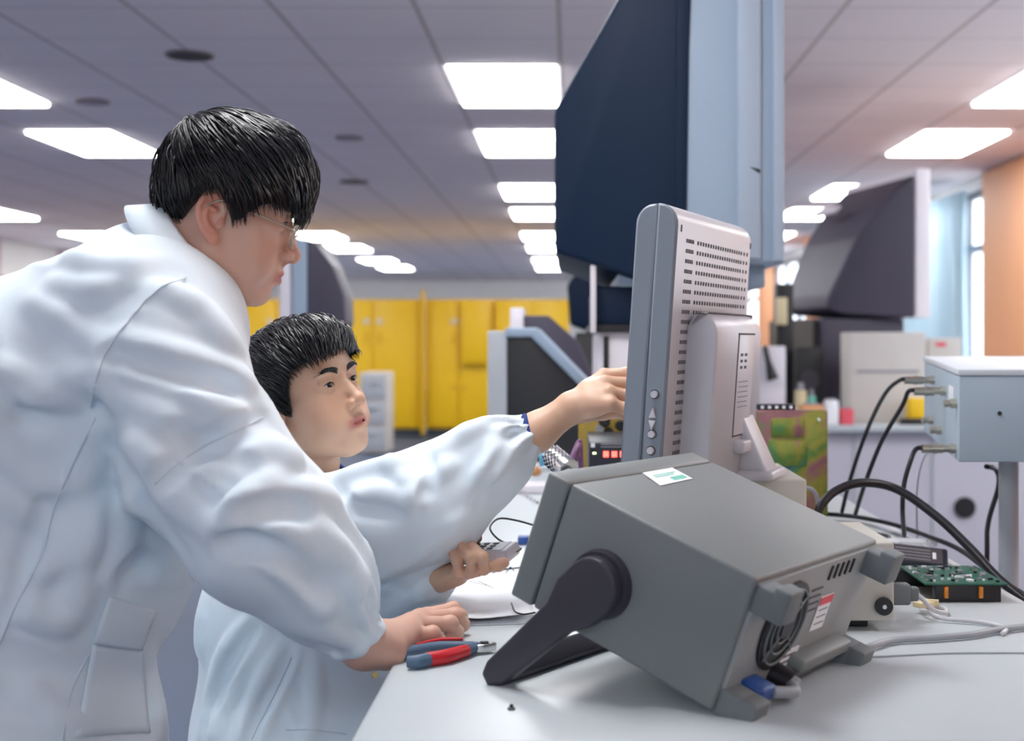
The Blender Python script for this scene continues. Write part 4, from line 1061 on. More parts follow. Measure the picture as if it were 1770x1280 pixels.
# ------------------------------------------------------------------ flat monitor seen from behind
MA = np.array([.363, .932, 0]); MN = np.array([.932, -.363, 0]); tl = math.radians(4.0)
MUv = np.array([0, 0, 1])*math.cos(tl)+MN*math.sin(tl); MNv = MN*math.cos(tl)-np.array([0, 0, 1])*math.sin(tl)
MO = np.array([.158, 2.0, 1.397])-MUv*.425      # near, bottom, back edge
mp = lambda a, n, u: MO+a*MA+n*MNv+u*MUv
MR = np.stack([MA, MNv, MUv], 1)
mon = thing('flat_monitor', 'silver flat monitor seen from behind with a perforated back and side buttons', 'monitor', (.25, 2.3, .975))
T = .064; mw = .455; mh = .425
def rounded_slab(mb, a0, a1, n0, n1, u0, u1, rtop, rbot, m, rc=.02, seg=8, rf=None, side=None):
    """slab whose top is rounded front to back, with softened corners at the far and near sides"""
    rb = rtop; rf = rtop if rf is None else rf
    pts = [(n0, u0), (n1, u0)]
    for i in range(seg+1): an = PI/2*i/seg; pts.append((n1-rb+rb*math.cos(an), u1-rb+rb*math.sin(an)))
    for i in range(seg+1): an = PI/2+PI/2*i/seg; pts.append((n0+rf+rf*math.cos(an), u1-rf+rf*math.sin(an)))
    q = []; 
    for p in pts:
        if not q or math.hypot(p[0]-q[-1][0], p[1]-q[-1][1]) > 1e-4: q.append(p)
    if math.hypot(q[0][0]-q[-1][0], q[0][1]-q[-1][1]) < 1e-4: q.pop()
    q = np.array(q); n = len(q); c2 = (q.max(0)+q.min(0))/2; hs = (q.max(0)-q.min(0))/2; rows = []
    for a, ins in [(a0, .004), (a0+.0012, .0015), (a0+.004, 0)]+[(a1-rc+rc*math.sin(x), rc*(1-math.cos(x))) for x in np.linspace(0, PI/2, 7)]:
        sc_ = 1-ins/hs; rows.append([MO+a*MA+(c2[0]+(p[0]-c2[0])*max(sc_[0], .1))*MNv+(c2[1]+(p[1]-c2[1])*sc_[1])*MUv for p in q])
    vs = [p for r in rows for p in r]; fs = [(i*n+(j+1) % n, i*n+j, (i+1)*n+j, (i+1)*n+(j+1) % n) for i in range(len(rows)-1) for j in range(n)]
    k2 = 2*n if side else 0  # near-side faces that take the shaded colour
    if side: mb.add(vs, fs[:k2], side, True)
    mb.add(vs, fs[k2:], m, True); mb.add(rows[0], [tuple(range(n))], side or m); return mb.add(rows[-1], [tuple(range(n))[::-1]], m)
mb = MB(); rounded_slab(mb, 0, mw, -T*.5, 0, 0, mh, .030, .006, 'silver', rf=0, side='silver2'); mb.build('back_cover', mon)  # same silver cover; shade of its near side painted as darker grey
mb = MB(); rounded_slab(mb, 0.0008, mw-.0008, -T, -T*.505, 0.001, mh-.001, 0, .006, 'silver2', rf=.029); fb = mb.build('front_bezel', mon)
MB().box(mp(mw/2, -T-.0005, mh/2), (mw-.05, .003, mh-.06), 'screen', R=MR).build('screen', fb)
mb = MB()
for i, u in enumerate((.118, .060, .036)): mb.cyl(mp(.001, -T*.27, u+.03), mp(-.0008, -T*.27, u+.03), .0070, .0070, 'slot', n=24).cyl(mp(.001, -T*.27, u+.03), mp(-.006, -T*.27, u+.03), .0058, .0050, 'silver', n=24)
for u, s in ((.120, 1), (.104, -1)):
    mb.prism([(-.0055, -.006*s), (.0055, -.006*s), (0, .009*s)], -.0002, -.006, (mp(0, -T*.27, u), MNv, MUv, MA), 'silver', bev=.0008)
mb.build('side_buttons', mon)
sl = MB()
for r in range(24):
    u = mh-.046-r*.0150
    for a0, a1 in ((.022, .056), (.082, .330), (.345, .385)) if r < 8 else (((.022, .056), (.345, .385)) if r < 9 else ((.022, .056),)):
        n = max(2, int((a1-a0)/(.0085 if a1 < .06 else .0140)))
        for i in range(n+1):
            a = a0+(a1-a0)*i/n+.03; sl.box(mp(a, .0002, u-.004), (.0030 if a1 < .06 else .0052, .0014, .0058), 'slot', R=MR)
for a in (.02, mw-.02): sl.box(mp(a, 0.0002, mh-.034), (.004, .0014, .010), 'slot', R=MR)
sl.build('vent_slots', mon)
hp = MB(); rounded_slab(hp, .085, .375, -.004, .048, -.01, .272, .035, .004, 'silver'); hump = hp.build('rear_housing', mon)
mb = MB(); mb.box(mp(.262, .0480, .160), (.105, .0016, .165), 'slot', R=MR, bev=.0006); mb.box(mp(.262, .0488, .160), (.099, .0014, .159), 'silver', R=MR, bev=.0006)
for i in range(2):
    for j in range(3): mb.box(mp(.232+.026*i, .0497, .208-.010*j), (.014, .0006, .0045), 'ink', R=MR)
for i in range(6): mb.box(mp(.25+.004*(i % 2), .0497, .165-.008*i), (.06, .0006, .0018), 'ink_l', R=MR)
mb.build('rating_plate', hump)
st = MB()
# hinge, sloping neck and foot
st.box(mp(.262, .050, .062), (.075, .03, .02), 'silver', R=MR, bev=.004)
nb = mp(.23, 0, 0); 
foot = np.array([.30, 2.34, .975])
NR = np.stack([MA, MN, [0, 0, 1]], 1)
st.prism([(.012, 1.085), (.034, 1.085), (.078, .990), (.078, .978), (.0, .978), (.0, 1.0)], -.045, .025, (np.array([.262, 2.30, 0.0])-MN*.0, MN, np.array([0, 0, 1]), MA), 'silver', bev=.004)
st.box(np.array([.262, 2.30, .982])+MN*.01-MA*.01, (.10, .16, .016), 'silver', R=NR, bev=.006)
st.build('stand', mon)

tag(MB().box((.235, 2.40, .8875), (.30, .30, .175), 'beige', bev=.004).box((.387, 2.33, .88), (.003, .02, .13), 'footgrey').box((.387, 2.38, .88), (.003, .02, .13), 'footgrey').build('desktop_case'),
    'pale grey equipment case under the foot of the flat monitor', 'computer case')

# beige box with the round black jack, partly behind the oscilloscope
t = thing('instrument_box', 'low beige instrument box with a round black jack, behind the oscilloscope\'s rear panel', 'instrument', (.36, 2.0, .8))
MB().box((.352, 2.02, .868), (.19, .22, .108), 'beige', bev=.003).build('case', t)
mb = MB(); c = np.array([.432, 1.909, .835]); mb.cyl(c, c-np.array([0, .006, 0]), .0125, .0120, 'black', n=30); mb.cyl(c-np.array([0, .006, 0]), c-np.array([0, .008, 0]), .003, .003, 'steel', n=14); mb.build('jack', t)
for x in (.30, .40): MB().box((x-.005, 1.96, .807), (.045, .04, .014), 'black', bev=.002).build('rubber_foot', t)

# ------------------------------------------------------------------ things on the bench, left part
g = thing('pliers', 'red and slate handled pliers lying on the bench edge in front of a hand', 'pliers', tab(765, 1135))
z1 = .809
pt = lambda x, y, z=z1: tab(x, y+10, .8)+np.array([0, 0, z-.8])
mb = MB(); mb.tube([pt(704, 1146), pt(722, 1146), pt(740, 1142)], [.0072, .0088, .0086], 'plierblue'); mb.tube([pt(738, 1142), pt(770, 1137), pt(806, 1126)], [.0090, .0092, .0078], 'red'); mb.tube([pt(804, 1126.5), pt(816, 1122), pt(826, 1119)], [.0078, .007, .006], 'plierblue'); mb.build('near_handle', g)
mb = MB(); mb.tube([pt(680, 1136, .808), pt(710, 1127, .808), pt(760, 1119, .808), pt(820, 1117, .808)], [.0070, .0080, .0078, .006], 'plierblue'); mb.tube([pt(720, 1124, .815), pt(760, 1116, .815), pt(800, 1114, .815)], [.002, .003, .002], 'red'); mb.build('far_handle', g)
mb = MB()
dj = tab(858, 1126)-tab(822, 1128); dj[2] = 0; L = np.linalg.norm(dj); dj /= L; nj = np.array([-dj[1], dj[0], 0])
o = tab(822, 1129)+np.array([0, 0, .003])
mb.prism([(0, -.010), (L*.35, -.011), (L*.7, -.007), (L, -.0012), (L, .0012), (L*.7, .007), (L*.35, .011), (0, .010)], 0, .010, (o, dj, nj, np.array([0, 0, 1.0])), 'steel', bev=.0012)
mb.box(o+dj*L*.42+np.array([0, 0, .0105]), (.010, .009, .002), 'black', R=np.stack([dj, nj, [0, 0, 1]], 1)); mb.build('jaws', g)

# paper pad with curling sheets
A, B, C_, D_ = tab(738, 1012), tab(748, 1084), tab(922, 1078), tab(915, 985)
mb = MB(); n = 14; vs = []; fs = []
for lay, zz in ((0, .0012), (1, .004)):
    b0 = len(vs)
    for i in range(n+1):
        for j in range(n+1):
            s, t_ = i/n, j/n; p = (A*(1-s)+D_*s)*(1-t_)+(B*(1-s)+C_*s)*t_
            p = p+np.array([0, 0, zz+lay*(.012*s*t_**3+.006*math.exp(-((s-.2)/.2)**2)*t_)]); vs.append(p)
    for i in range(n):
        for j in range(n): q = b0+i*(n+1)+j; fs.append((q, q+n+1, q+n+2, q+1))
mb.add(vs, fs, 'paper', True)
o = mb.build('paper_sheets'); solidify(o, .0008); tag(o, 'white paper sheets with pen marks between the resting hand and the oscilloscope', 'paper')
mk = MB()
for i in range(7): mk.tube([tab(812+i*5, 1003+i*1.2, .8115), tab(816+i*5, 1006+i*1.2, .8115)], .0004, 'ink', n=4, sub=1)
mk.tube([tab(825, 1003, .8115), tab(845, 1012, .8115), tab(852, 1016, .8115)], .0004, 'ink', n=4, sub=3)
mk.build('pen_marks', o)

# handheld remote
RA = W(888, 962, 2.045)-W(742, 967, 2.095); RL = np.linalg.norm(RA); RA /= RL; RN = np.cross(RA, [0, 0, 1.]); RN /= np.linalg.norm(RN); RU = np.cross(RN, RA)
ti = math.radians(10); RN2 = RN*math.cos(ti)-RU*math.sin(ti); RU2 = RU*math.cos(ti)+RN*math.sin(ti); RRm = np.stack([RA, RN2, RU2], 1)
rc = (W(888, 962, 2.045)+W(742, 967, 2.095))/2+np.array([0, .005, .006])
g = thing('handset', 'pale grey handheld keypad held in the seated man\'s left hand above the paper', 'handset', rc-np.array([0, 0, .02]))
MB().box(rc, (RL, .052, .020), 'tvwhite', R=RRm, bev=.005).build('body', g)
mb = MB(); mb.box(rc+RU2*.0102, (RL*.85, .040, .001), 'silver2', R=RRm)
for i in range(6):
    for j in range(3): mb.box(rc+RU2*.0112+RA*(-RL*.28+RL*.11*i)+RN2*(-.012+.012*j), (.008, .006, .002), 'footgrey', R=RRm, bev=.0005)
mb.build('keypad', g)
tag(MB().tube([W(886, 956, 2.05), W(900, 948, 2.08), W(890, 944, 2.10), W(862, 932, 2.12), W(847, 912, 2.14), W(862, 896, 2.18), W(892, 899, 2.2), W(925, 908, 2.2)], .0016, 'blackrub').build('wire'), 'thin black wire arching up from the handset toward the oscilloscope', 'wire')
tag(MB().tube([tab(905, 980, .802), tab(885, 982, .803), tab(858, 986, .803), tab(845, 1000, .803), tab(856, 1006, .803), tab(872, 994, .803), tab(882, 980, .805), tab(890, 990, .803)], .0013, 'blackrub').build('wire'), 'small black wire loop lying by the paper below the handset', 'wire')
tag(MB().tube([tab(884, 1042, .818), tab(890, 1056, .818), tab(905, 1061, .818), tab(925, 1058, .818)], .0012, 'blackrub').build('wire'), 'short black wire on the paper at the oscilloscope\'s front corner', 'wire')
mb = MB(); P_ = spline([tab(893, 842, .804), tab(905, 852, .804), tab(930, 868, .804)], 10)
for i in range(len(P_)-1): mb.tube([P_[i], P_[i+1]], .0028, 'black' if i % 2 else 'paper', n=8, sub=1)
tag(mb.build('twisted_cord'), 'black and white twisted cord on the bench above the arching wire', 'cord')
tag(MB().box(tab(905, 940)+np.array([0, 0, .008]), (.022, .03, .016), 'blue', bev=.002).box(tab(905, 940)+np.array([0.0, 0.018, .008]), (.014, .008, .010), 'steel').build('blue_plug'), 'small blue plug on the bench behind the oscilloscope front corner', 'plug')
o = MB().cyl(tab(884, 1226), tab(884, 1226)+np.array([0, 0, .003]), .0045, .004, 'footgrey', n=6).cyl(tab(884, 1226)+np.array([0, 0, .003]), tab(884, 1226)+np.array([0, 0, .006]), .002, .002, 'black', n=12).build('hex_nut'); tag(o, 'tiny metal nut lying alone on the bench below the handle', 'nut')
# metal-braided plug with light blue knob, brown knob, white tray
g = thing('braided_connector', 'connector with light blue knob and silver mesh sleeve behind the cuff', 'connector', tab(955, 880))
MB().cyl(W(932, 792, 2.35), W(950, 790, 2.35), .014, .012, 'bluet').build('knob', g)
mb = MB(); a, b = W(952, 786, 2.35), W(982, 812, 2.32); mb.cyl(a, b, .018, .020, 'steel', n=24)
for i in range(14):
    for s in (1, -1):
        d = (b-a); L = np.linalg.norm(d); d = d/L; e = np.cross(d, [0, 0, 1.]); e /= np.linalg.norm(e); g2 = np.cross(d, e)
        mb.tube([a+d*L*t+.0196*(math.cos(i*.45+s*t*2.4)*e+math.sin(i*.45+s*t*2.4)*g2) for t in (0, .33, .66, 1)], .0009, 'black' if s > 0 else 'tvwhite', n=4, sub=2)
mb.build('mesh_sleeve', g)
mb = MB(); mb.tube([b, W(985, 850, 2.34), tab(990, 900, .806)], .008, 'cablegrey'); mb.build('lead', g)
tag(MB().box(tab(915, 850)+np.array([0, 0, .012]), (.09, .10, .024), 'tvwhite', bev=.004).build('white_tray'), 'small white flat box on the bench under the sleeve cuff', 'box')
tag(MB().sphere(tab(925, 838)+np.array([0, 0.0, .038]), (.018, .016, .014), 'brown').build('brown_knob'), 'brown rounded knob on top of the small white box', 'knob')
# black instrument with red digits
g = thing('digital_instrument', 'black instrument with glowing red display behind the reaching hand', 'instrument', (.12, 2.8, .8))
MB().box((.145, 2.80, .903), (.215, .30, .206), 'adapter', bev=.003).build('case', g)
mb = MB()
for i in range(4): mb.box((.070+.016*i, 2.649, .983), (.010, .002, .011), 'led')
mb.build('red_display', g)['label'] = 'glowing red display'
mb = MB(); mb.box((.045, 2.649, 1.0), (.008, .002, .008), 'paper')
for i in range(2): mb.box((.125, 2.649, 1.002-.005*i), (.13, .001, .0018), 'ink_l')
mb.build('printed_strip', g)
MB().box((.048, 2.649, .985), (.006, .002, .003), 'ledy').build('status_light', g)
g = thing('circuit_board', 'yellowish board with dark round parts standing behind the hand', 'circuit board', (.12, 3.05, .8))
MB().box((.12, 3.02, .93), (.20, .012, .26), mat('tan_board', srgb(165, 140, 60), 0.5, var=.3, vscale=40)).build('board', g)
for x, y, r in ((1045, 728, .013), (1052, 748, .012), (1036, 740, .010), (1072, 735, .012), (1080, 755, .011)): p = W(x, y, 3.0); MB().cyl(p, p-np.array([0, .03, 0]), r, r*.9, 'black' if r > .0105 else 'steel').build('component', g)
tag(MB().tube([W(988, 800, 2.55), W(996, 775, 2.56), W(1002, 768, 2.58), W(998, 790, 2.57), W(1002, 805, 2.58), tab(1002, 960, .805)], .0035, 'purple').tube([W(982, 805, 2.54), W(1000, 762, 2.58), W(1006, 790, 2.58), tab(1008, 960, .805)], .003, 'purple').build('purple_wires'), 'purple wires bunched left of the black instrument', 'wires')

# ------------------------------------------------------------------ power adapter, circuit board, right part of the bench
g = thing('power_adapter', 'long black power adapter with printed label lying on the bench at right', 'adapter', (.58, 2.4, .8))
a, b = W(1532, 962, 2.42), W(1643, 975, 2.40); ax = (b-a); L = np.linalg.norm(ax); ax /= L; nn = np.cross([0, 0, 1.], ax); nn /= np.linalg.norm(nn); up = np.cross(ax, nn)
tt = math.radians(28); n2 = nn*math.cos(tt)+up*math.sin(tt); u2 = up*math.cos(tt)-nn*math.sin(tt); AR = np.stack([ax, n2, u2], 1); ac = (a+b)/2+np.array([0, .02, -.004])
MB().box(ac, (L, .055, .030), 'adapter', R=AR, bev=.004).build('case', g)
mb = MB()
mb.box(ac+u2*.0153, (L*.82, .042, .0008), 'slot', R=AR)
for i in range(4): mb.box(ac+u2*.0160+n2*(-.014+.009*i)-ax*.006, (L*.55, .002, .0006), 'ink_l', R=AR)
mb.box(ac+u2*.0160+ax*L*.28, (.006, .018, .0006), 'paper', R=AR); mb.build('label_plate', g)
g = thing('socket_strip', 'black ribbed connector strip under the power adapter', 'connector', (.57, 2.30, .8))
MB().box((.565, 2.29, .812), (.17, .06, .024), 'black', bev=.002).build('body', g)
mb = MB()
for i in range(14): mb.box((.49+.0115*i, 2.27, .8246), (.003, .018, .0012), 'ink_l')
mb.build('contacts', g)
g = thing('green_circuit_board', 'green circuit board with black connectors and orange capacitors at the bench edge', 'circuit board', (.60, 2.18, .8))
MB().box((.605, 2.20, .8285), (.125, .17, .0025), 'pcb').build('board', g)
MB().box((.610, 2.133, .8135), (.10, .022, .0265), 'black', bev=.001).build('connector_block', g)
for x in (.575, .628): MB().box((x, 2.12, .816), (.006, .010, .018), 'copper', bev=.001).build('capacitor', g)
mb = MB(); rr = np.random.RandomState(4)
for i in range(70):
    x, y = .548+.112*rr.rand(), 2.122+.15*rr.rand(); s = .003+.006*rr.rand(); mb.box((x, y, .8312), (s, s*.8, .003), ['paper', 'black', 'steel', 'ink_l'][rr.randint(4)])
mb.build('components', g)
MB().box((.655, 2.25, .8075), (.02, .06, .015), 'black', bev=.001).build('connector_block', g)
g = thing('serial_plug', 'grey cable plug joined to the right side of the beige box', 'plug', (.46, 1.98, .83))
mb = MB(); mb.box((.466, 1.975, .840), (.036, .024, .030), 'footgrey', bev=.004).box((.489, 1.975, .840), (.014, .016, .020), 'footgrey', bev=.003); mb.build('plug_body', g)
MB().tube([(.494, 1.975, .840), (.505, 1.98, .83), (.525, 2.0, .812), (.545, 2.01, .806), (.552, 2.04, .806), (.535, 2.05, .806), (.515, 2.03, .806), (.512, 1.99, .812), (.53, 1.97, .806), (.58, 1.95, .8045), (.60, 1.91, .8045), (.585, 1.875, .8045)], .0032, 'cablewhite').build('lead', g)
tag(MB().box((.520, 2.035, .8135), (.028, .018, .008), 'cream', R=rotZ(.5), bev=.001).box((.535, 2.05, .8135), (.020, .008, .008), 'cream', R=rotZ(-.3)).build('cream_connector'), 'small cream connector lying inside the pale cable loop', 'connector')
def cable(pts, r, m, label, cat='cable', name='cable', **k): return tag(MB().tube(pts, r, m, **k).build(name), label, cat)
cable([W(1413, 890, 2.35), W(1420, 872, 2.36), W(1445, 848, 2.38), W(1490, 834, 2.40), W(1550, 845, 2.42), W(1620, 893, 2.38), W(1680, 950, 2.33), W(1730, 1003, 2.28), W(1800, 1058, 2.22)], .0078, 'blackrub', 'thickest black cable arching over the right end of the bench')
cable([W(1430, 888, 2.95), W(1480, 893, 2.92), W(1540, 905, 2.85), W(1600, 925, 2.72), W(1660, 950, 2.6), W(1720, 995, 2.42), W(1790, 1040, 2.3)], .0048, 'blackrub', 'medium black cable following the far edge of the bench')
cable([tab(1440, 900, .803), tab(1500, 905, .803), tab(1560, 925, .803), tab(1610, 950, .803), tab(1660, 990, .803), tab(1700, 1012, .803)], .0035, 'cablewhite', 'outermost pale cable curving along the far bench edge')
cable([tab(1430, 908, .8035), tab(1490, 917, .8035), tab(1550, 938, .8035), tab(1600, 962, .8035), tab(1650, 995, .8035)], .0035, 'cablewhite', 'middle pale cable curving toward the power adapter')
cable([tab(1430, 917, .804), tab(1490, 930, .804), tab(1540, 948, .804)], .0040, 'cablegrey', 'innermost grey cable emerging behind the oscilloscope lid')
cable([tab(1450, 925, .806), tab(1500, 921, .806), tab(1538, 928, .806), tab(1500, 937, .806)], .003, 'blackrub', 'short black cable loop lying behind the oscilloscope lid')
cable([W(1340, 843, 2.6), W(1385, 842, 2.6), W(1408, 850, 2.6), W(1415, 885, 2.6), tab(1412, 960, .806)], .004, 'cablegrey', 'grey cable hooked beside the green plate')
tag(MB().box(tab(1570, 940)+np.array([0, 0, .004]), (.10, .05, .008), 'paper').build('white_card'), 'white card on the bench behind the power adapter', 'card')
# iridescent green plate
g = thing('green_module', 'upright green iridescent metal cased module beside the monitor stand', 'module', (.455, 2.93, .8))
MB().box((.465, 2.92, .927), (.150, .045, .254), 'irid', bev=.004).build('case', g)
mb = MB(); mb.box((.455, 2.895, 1.018), (.070, .006, .040), 'irid', bev=.003).box((.455, 2.896, .965), (.080, .004, .055), 'irid', bev=.002); mb.build('latch_plate', g)
mb = MB(); mb.cyl((.520, 2.896, 1.035), (.520, 2.892, 1.035), .003, .003, 'paper'); mb.build('rivet', g)
mb = MB(); mb.box((.435, 2.93, 1.060), (.08, .03, .012), 'adapter', bev=.002)
for i in range(5): mb.box((.405+.015*i, 2.912, 1.060), (.006, .004, .006), 'paper')
mb.build('top_connector', g)
tag(MB().box((.51, 2.82, .81), (.05, .03, .02), 'red', bev=.004).build('red_cap'), 'small red cap on the bench at the foot of the green module', 'cap')

# ------------------------------------------------------------------ junction box on a pole
g = thing('junction_box', 'pale grey metal box on a round pole with coaxial plugs on its side', 'junction box', (.93, 2.8, 0))
th = math.atan2(.09, .6); jt = math.radians(1.6)
BY = np.array([math.sin(th), math.cos(th), 0]); BX = np.array([math.cos(th), -math.sin(th), 0]); BX = np.array([1.0, 0.0, 0]);
BYv = BY*math.cos(jt)+np.array([0, 0, 1])*math.sin(jt); BZ = np.cross(BX, BYv); BZ /= np.linalg.norm(BZ)
J0 = np.array([.701, 2.5, .981]); BR = np.stack([BX, BYv, BZ], 1); jp = lambda x, y, z: J0+BX*x+BYv*y+BZ*z
def skew_box(mb, x0, x1, y0, y1, z0, z1, m, bev=.002): return mb.prism([(x0, y0), (x1, y0), (x1, y1), (x0, y1)], z0, z1, (J0, BX, BYv, BZ), m, bev=bev)
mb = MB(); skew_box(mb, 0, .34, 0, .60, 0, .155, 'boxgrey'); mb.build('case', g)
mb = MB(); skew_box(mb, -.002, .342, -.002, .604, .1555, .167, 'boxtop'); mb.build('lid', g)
mb = MB(); mb.cyl(jp(.073, -.001, .088), jp(.073, -.003, .088), .004, .004, 'black'); mb.build('screw', g)
mb = MB(); skew_box(mb, -.001, .0, .08, .15, .10, .13, 'paper', bev=.0002); mb.build('sticker', g)
for y, z in ((.40, .125), (.20, .115), (.035, .103), (.42, .040), (.27, .033), (.04, .020)):
    a = jp(-.001, y, z); mb = MB(); d = -BX
    mb.cyl(a, a+d*.010, .010, .010, 'nickel', n=6, smooth=False); mb.cyl(a+d*.010, a+d*.022, .0065, .0065, 'nickel'); mb.build('socket', g)
mb = MB(); mb.cyl((.848, 2.68, .02), (.848, 2.68, 1.0), .019, .019, 'metal', n=32); mb.cyl((.848, 2.68, 0), (.848, 2.68, .02), .19, .185, 'metal', n=40); mb.build('pole', g)
def bnc(y, z, pts, label):
    a = jp(-.024, y, z); d = -BX; mb = MB(); mb.cyl(a, a+d*.038, .0085, .0078, 'nickel', n=20); mb.cyl(a+d*.012, a+d*.018, .0095, .0095, 'nickel', n=20); e = a+d*.038
    t = thing('coaxial_cable', label, 'cable', e, 'black coaxial cables of the junction box'); mb.build('plug', t)
    MB().tube([a+d*.030, e+d*.01, *pts], .0044, 'blackrub').build('lead', t)
bnc(.40, .125, [W(1530, 680, 2.9), W(1500, 740, 2.9), W(1472, 820, 2.92), W(1455, 885, 2.95)], 'black coaxial cable from the uppermost plug, leftmost of the three')
bnc(.20, .115, [W(1560, 700, 2.72), W(1525, 760, 2.75), W(1497, 830, 2.8), W(1478, 890, 2.9)], 'black coaxial cable from the second plug, between the other two')
bnc(.04, .020, [W(1574, 796, 2.52), W(1563, 835, 2.52), W(1560, 880, 2.52), W(1563, 925, 2.6)], 'black coaxial cable from the lowest plug, rightmost of the three')
cable([W(1705, 806, 2.65), W(1722, 812, 2.72), W(1726, 840, 2.75), W(1708, 905, 2.75), W(1706, 975, 2.74), (.82, 2.74, .4), (.80, 2.6, .006), (.76, 2.3, .006)], .005, 'blackrub', 'black cable dropping from under the junction box beside its pole')
cable([W(1608, 770, 2.72), W(1585, 850, 2.8), (.85, 3.4, .5), (.80, 3.5, .1), (.85, 3.2, .006)], .0016, 'cablegrey', 'thin grey cord hanging from the junction box to the floor')

# ================================================================== rear projection sets
def projection_set(label, O, ang, width, z0, h, depth, fd, m_shell, m_frame, m_base, base_z, group=None, side_pts=None, frame_steps=True, base_in=.05, taper=.12):
    """screen faces +X turned by ang; O = near lower corner of the side at the screen plane"""
    N = np.array([math.cos(ang), math.sin(ang), 0]); A = np.array([-math.sin(ang), math.cos(ang), 0]); U = np.array([0, 0, 1.0])
    O = np.array([O[0], O[1], z0]); t = thing('projection_television', label, 'television', (O[0]-N[0]*depth/2+A[0]*width/2, O[1]-N[1]*depth/2+A[1]*width/2, base_z), group)
    mb = MB(); mb.prism([(-fd, 0), (0, 0), (0, h), (-fd, h)], 0, width, (O, N, U, A), m_frame, bev=.008)
    fr = mb.build('screen_frame', t)
    mb = MB(); mb.prism([(.001, .04), (.004, .04), (.004, h-.04), (.001, h-.04)], .04, width-.04, (O, N, U, A), 'screen'); mb.build('screen', fr)
    # shell: loft of the side profile, narrowing to the rear
    prof = side_pts; n = len(prof); w = []
    for s in (0, 1):
        for (x, z) in prof:
            k = max(0.0, (-x-fd)/(depth-fd)); off = taper*k**1.4
            w.append(O+N*x+U*z+A*(off if s == 0 else width-off))
    b = bmesh.new(); vv = [b.verts.new(tuple(p)) for p in w]; b.faces.new(vv[:n]); b.faces.new(vv[n:][::-1])
    for i in range(n): b.faces.new((vv[i], vv[n+i], vv[n+(i+1) % n], vv[(i+1) % n]))
    bmesh.ops.recalc_face_normals(b, faces=b.faces); bmesh.ops.bevel(b, geom=list(b.edges), offset=.012, segments=3, profile=.5, affect='EDGES')
    mb = MB(); mb.bm(b, m_shell, True); mb.build('rear_shell', t)
    return t, O, N, A, U, fr
# main set
Ym = 3.3
prof = [(-.248, -.07), (-.546, .030), (-.548, .10), (-.548, .372), (-.40, .628), (-.27, .86), (-.248, .87)]
t, O, N, A, U, fr = projection_set('large navy projection television with pale blue-grey front, towering over the flat monitor', (.512, Ym), 0, 1.0, 1.383, .88, .548, .248, 'tvblue', 'tvgrey', 'tvblue', 1.2, side_pts=prof, taper=.06)
mb = MB(); mb.prism([(-.262, -.06), (-.235, -.06), (-.228, .5), (-.215, .86), (-.255, .86)], -.006, .10, (O, N, U, A), 'tvblue', bev=.003); mb.build('edge_strip', t)
mb = MB(); mb.box(O+N*-.085+A*-.004+U*.44, (.055, .012, .86), 'tvrib', bev=.003); mb.box(O+N*-.016+A*-.004+U*.44, (.024, .012, .87), 'tvrib', bev=.002); mb.build('side_rib', fr)
mb = MB(); mb.prism([(-.085, .228), (-.060, .222), (-.060, .212)], -.0115, -.009, (O, N, U, A), 'black'); mb.build('catch', fr)
mb = MB(); mb.box((.30, 3.80, 1.357), (.36, .80, .055), 'tvgrey', bev=.006); mb.box((.24, 3.80, 1.285), (.36, .80, .095), 'tvblue', bev=.006); mb.box((.24, 3.80, 1.231), (.38, .82, .016), 'black'); mb.build('pedestal', t)
MB().box((.058, 3.36, 1.30), (.014, .014, .165), 'tvwhite', bev=.002).build('post', t)
g = thing('equipment_rack', 'white equipment cabinet with dark recesses carrying the large television', 'cabinet', (.24, 3.8, .8))
MB().box((.24, 3.80, 1.011), (.34, .78, .422), 'tvwhite', bev=.006).build('body', g)
mb = MB(); mb.box((.165, 3.407, 1.06), (.16, .01, .04), 'black').box((.09, 3.407, 1.12), (.012, .01, .18), 'black').box((.26, 3.407, .95), (.15, .01, .10), 'black'); mb.build('recess', g)
# set at right
prof = [(-.09, 0.0), (-.44, .02), (-.52, .05), (-.51, .12), (-.38, .42), (-.23, .62), (-.09, .75)]
t, O, N, A, U, fr = projection_set('dark projection television with white frame on the right hand counter near the window', (1.90, 7.3), math.radians(11), .95, 1.32, .78, .62, .085, 'tvdark', 'tvwhite', 'black', .8, side_pts=prof, taper=.20)
mb = MB(); R16 = rotZ(math.radians(11)); c = O-N*.30+A*.5
mb.box((c[0]-.02, c[1], 1.06), (.46, .75, .515), 'tvdark', R=R16, bev=.01); mb.build('pedestal', t)
mb = MB(); 
mb.box((c[0]-.26, c[1]-.02, 1.08), (.05, .70, .46), 'black', R=R16); mb.build('speaker_cloth', t)
mb = MB(); cc = O-N*.36+A*.56+U*.60; mb.box(cc, (.05, .34, .02), 'tvwhite', R=R16@rotY(-.85), bev=.004); mb.build('reflector_strip', t)
# set at left behind the men
prof = [(-.07, 0.0), (-.20, .0), (-.235, .08), (-.23, .20), (-.18, .34), (-.11, .44), (-.07, .46)]
t, O, N, A, U, fr = projection_set('smaller rounded dark television behind the standing man\'s chin', (-1.26, 6.68), math.radians(180), .38, 1.2, .46, .235, .07, 'tvdark', 'tvgrey', 'black', 0, side_pts=prof, taper=.06)
mb = MB(); mb.box((O[0]+.08, O[1]-.19, .6), (.15, .34, 1.2), 'tvdark', bev=.01); mb.build('pedestal', t)
MB().box(O+N*.03+U*.22+A*.19, (.05, .40, .50), 'tvwhite', bev=.01).build('outer_frame', t)
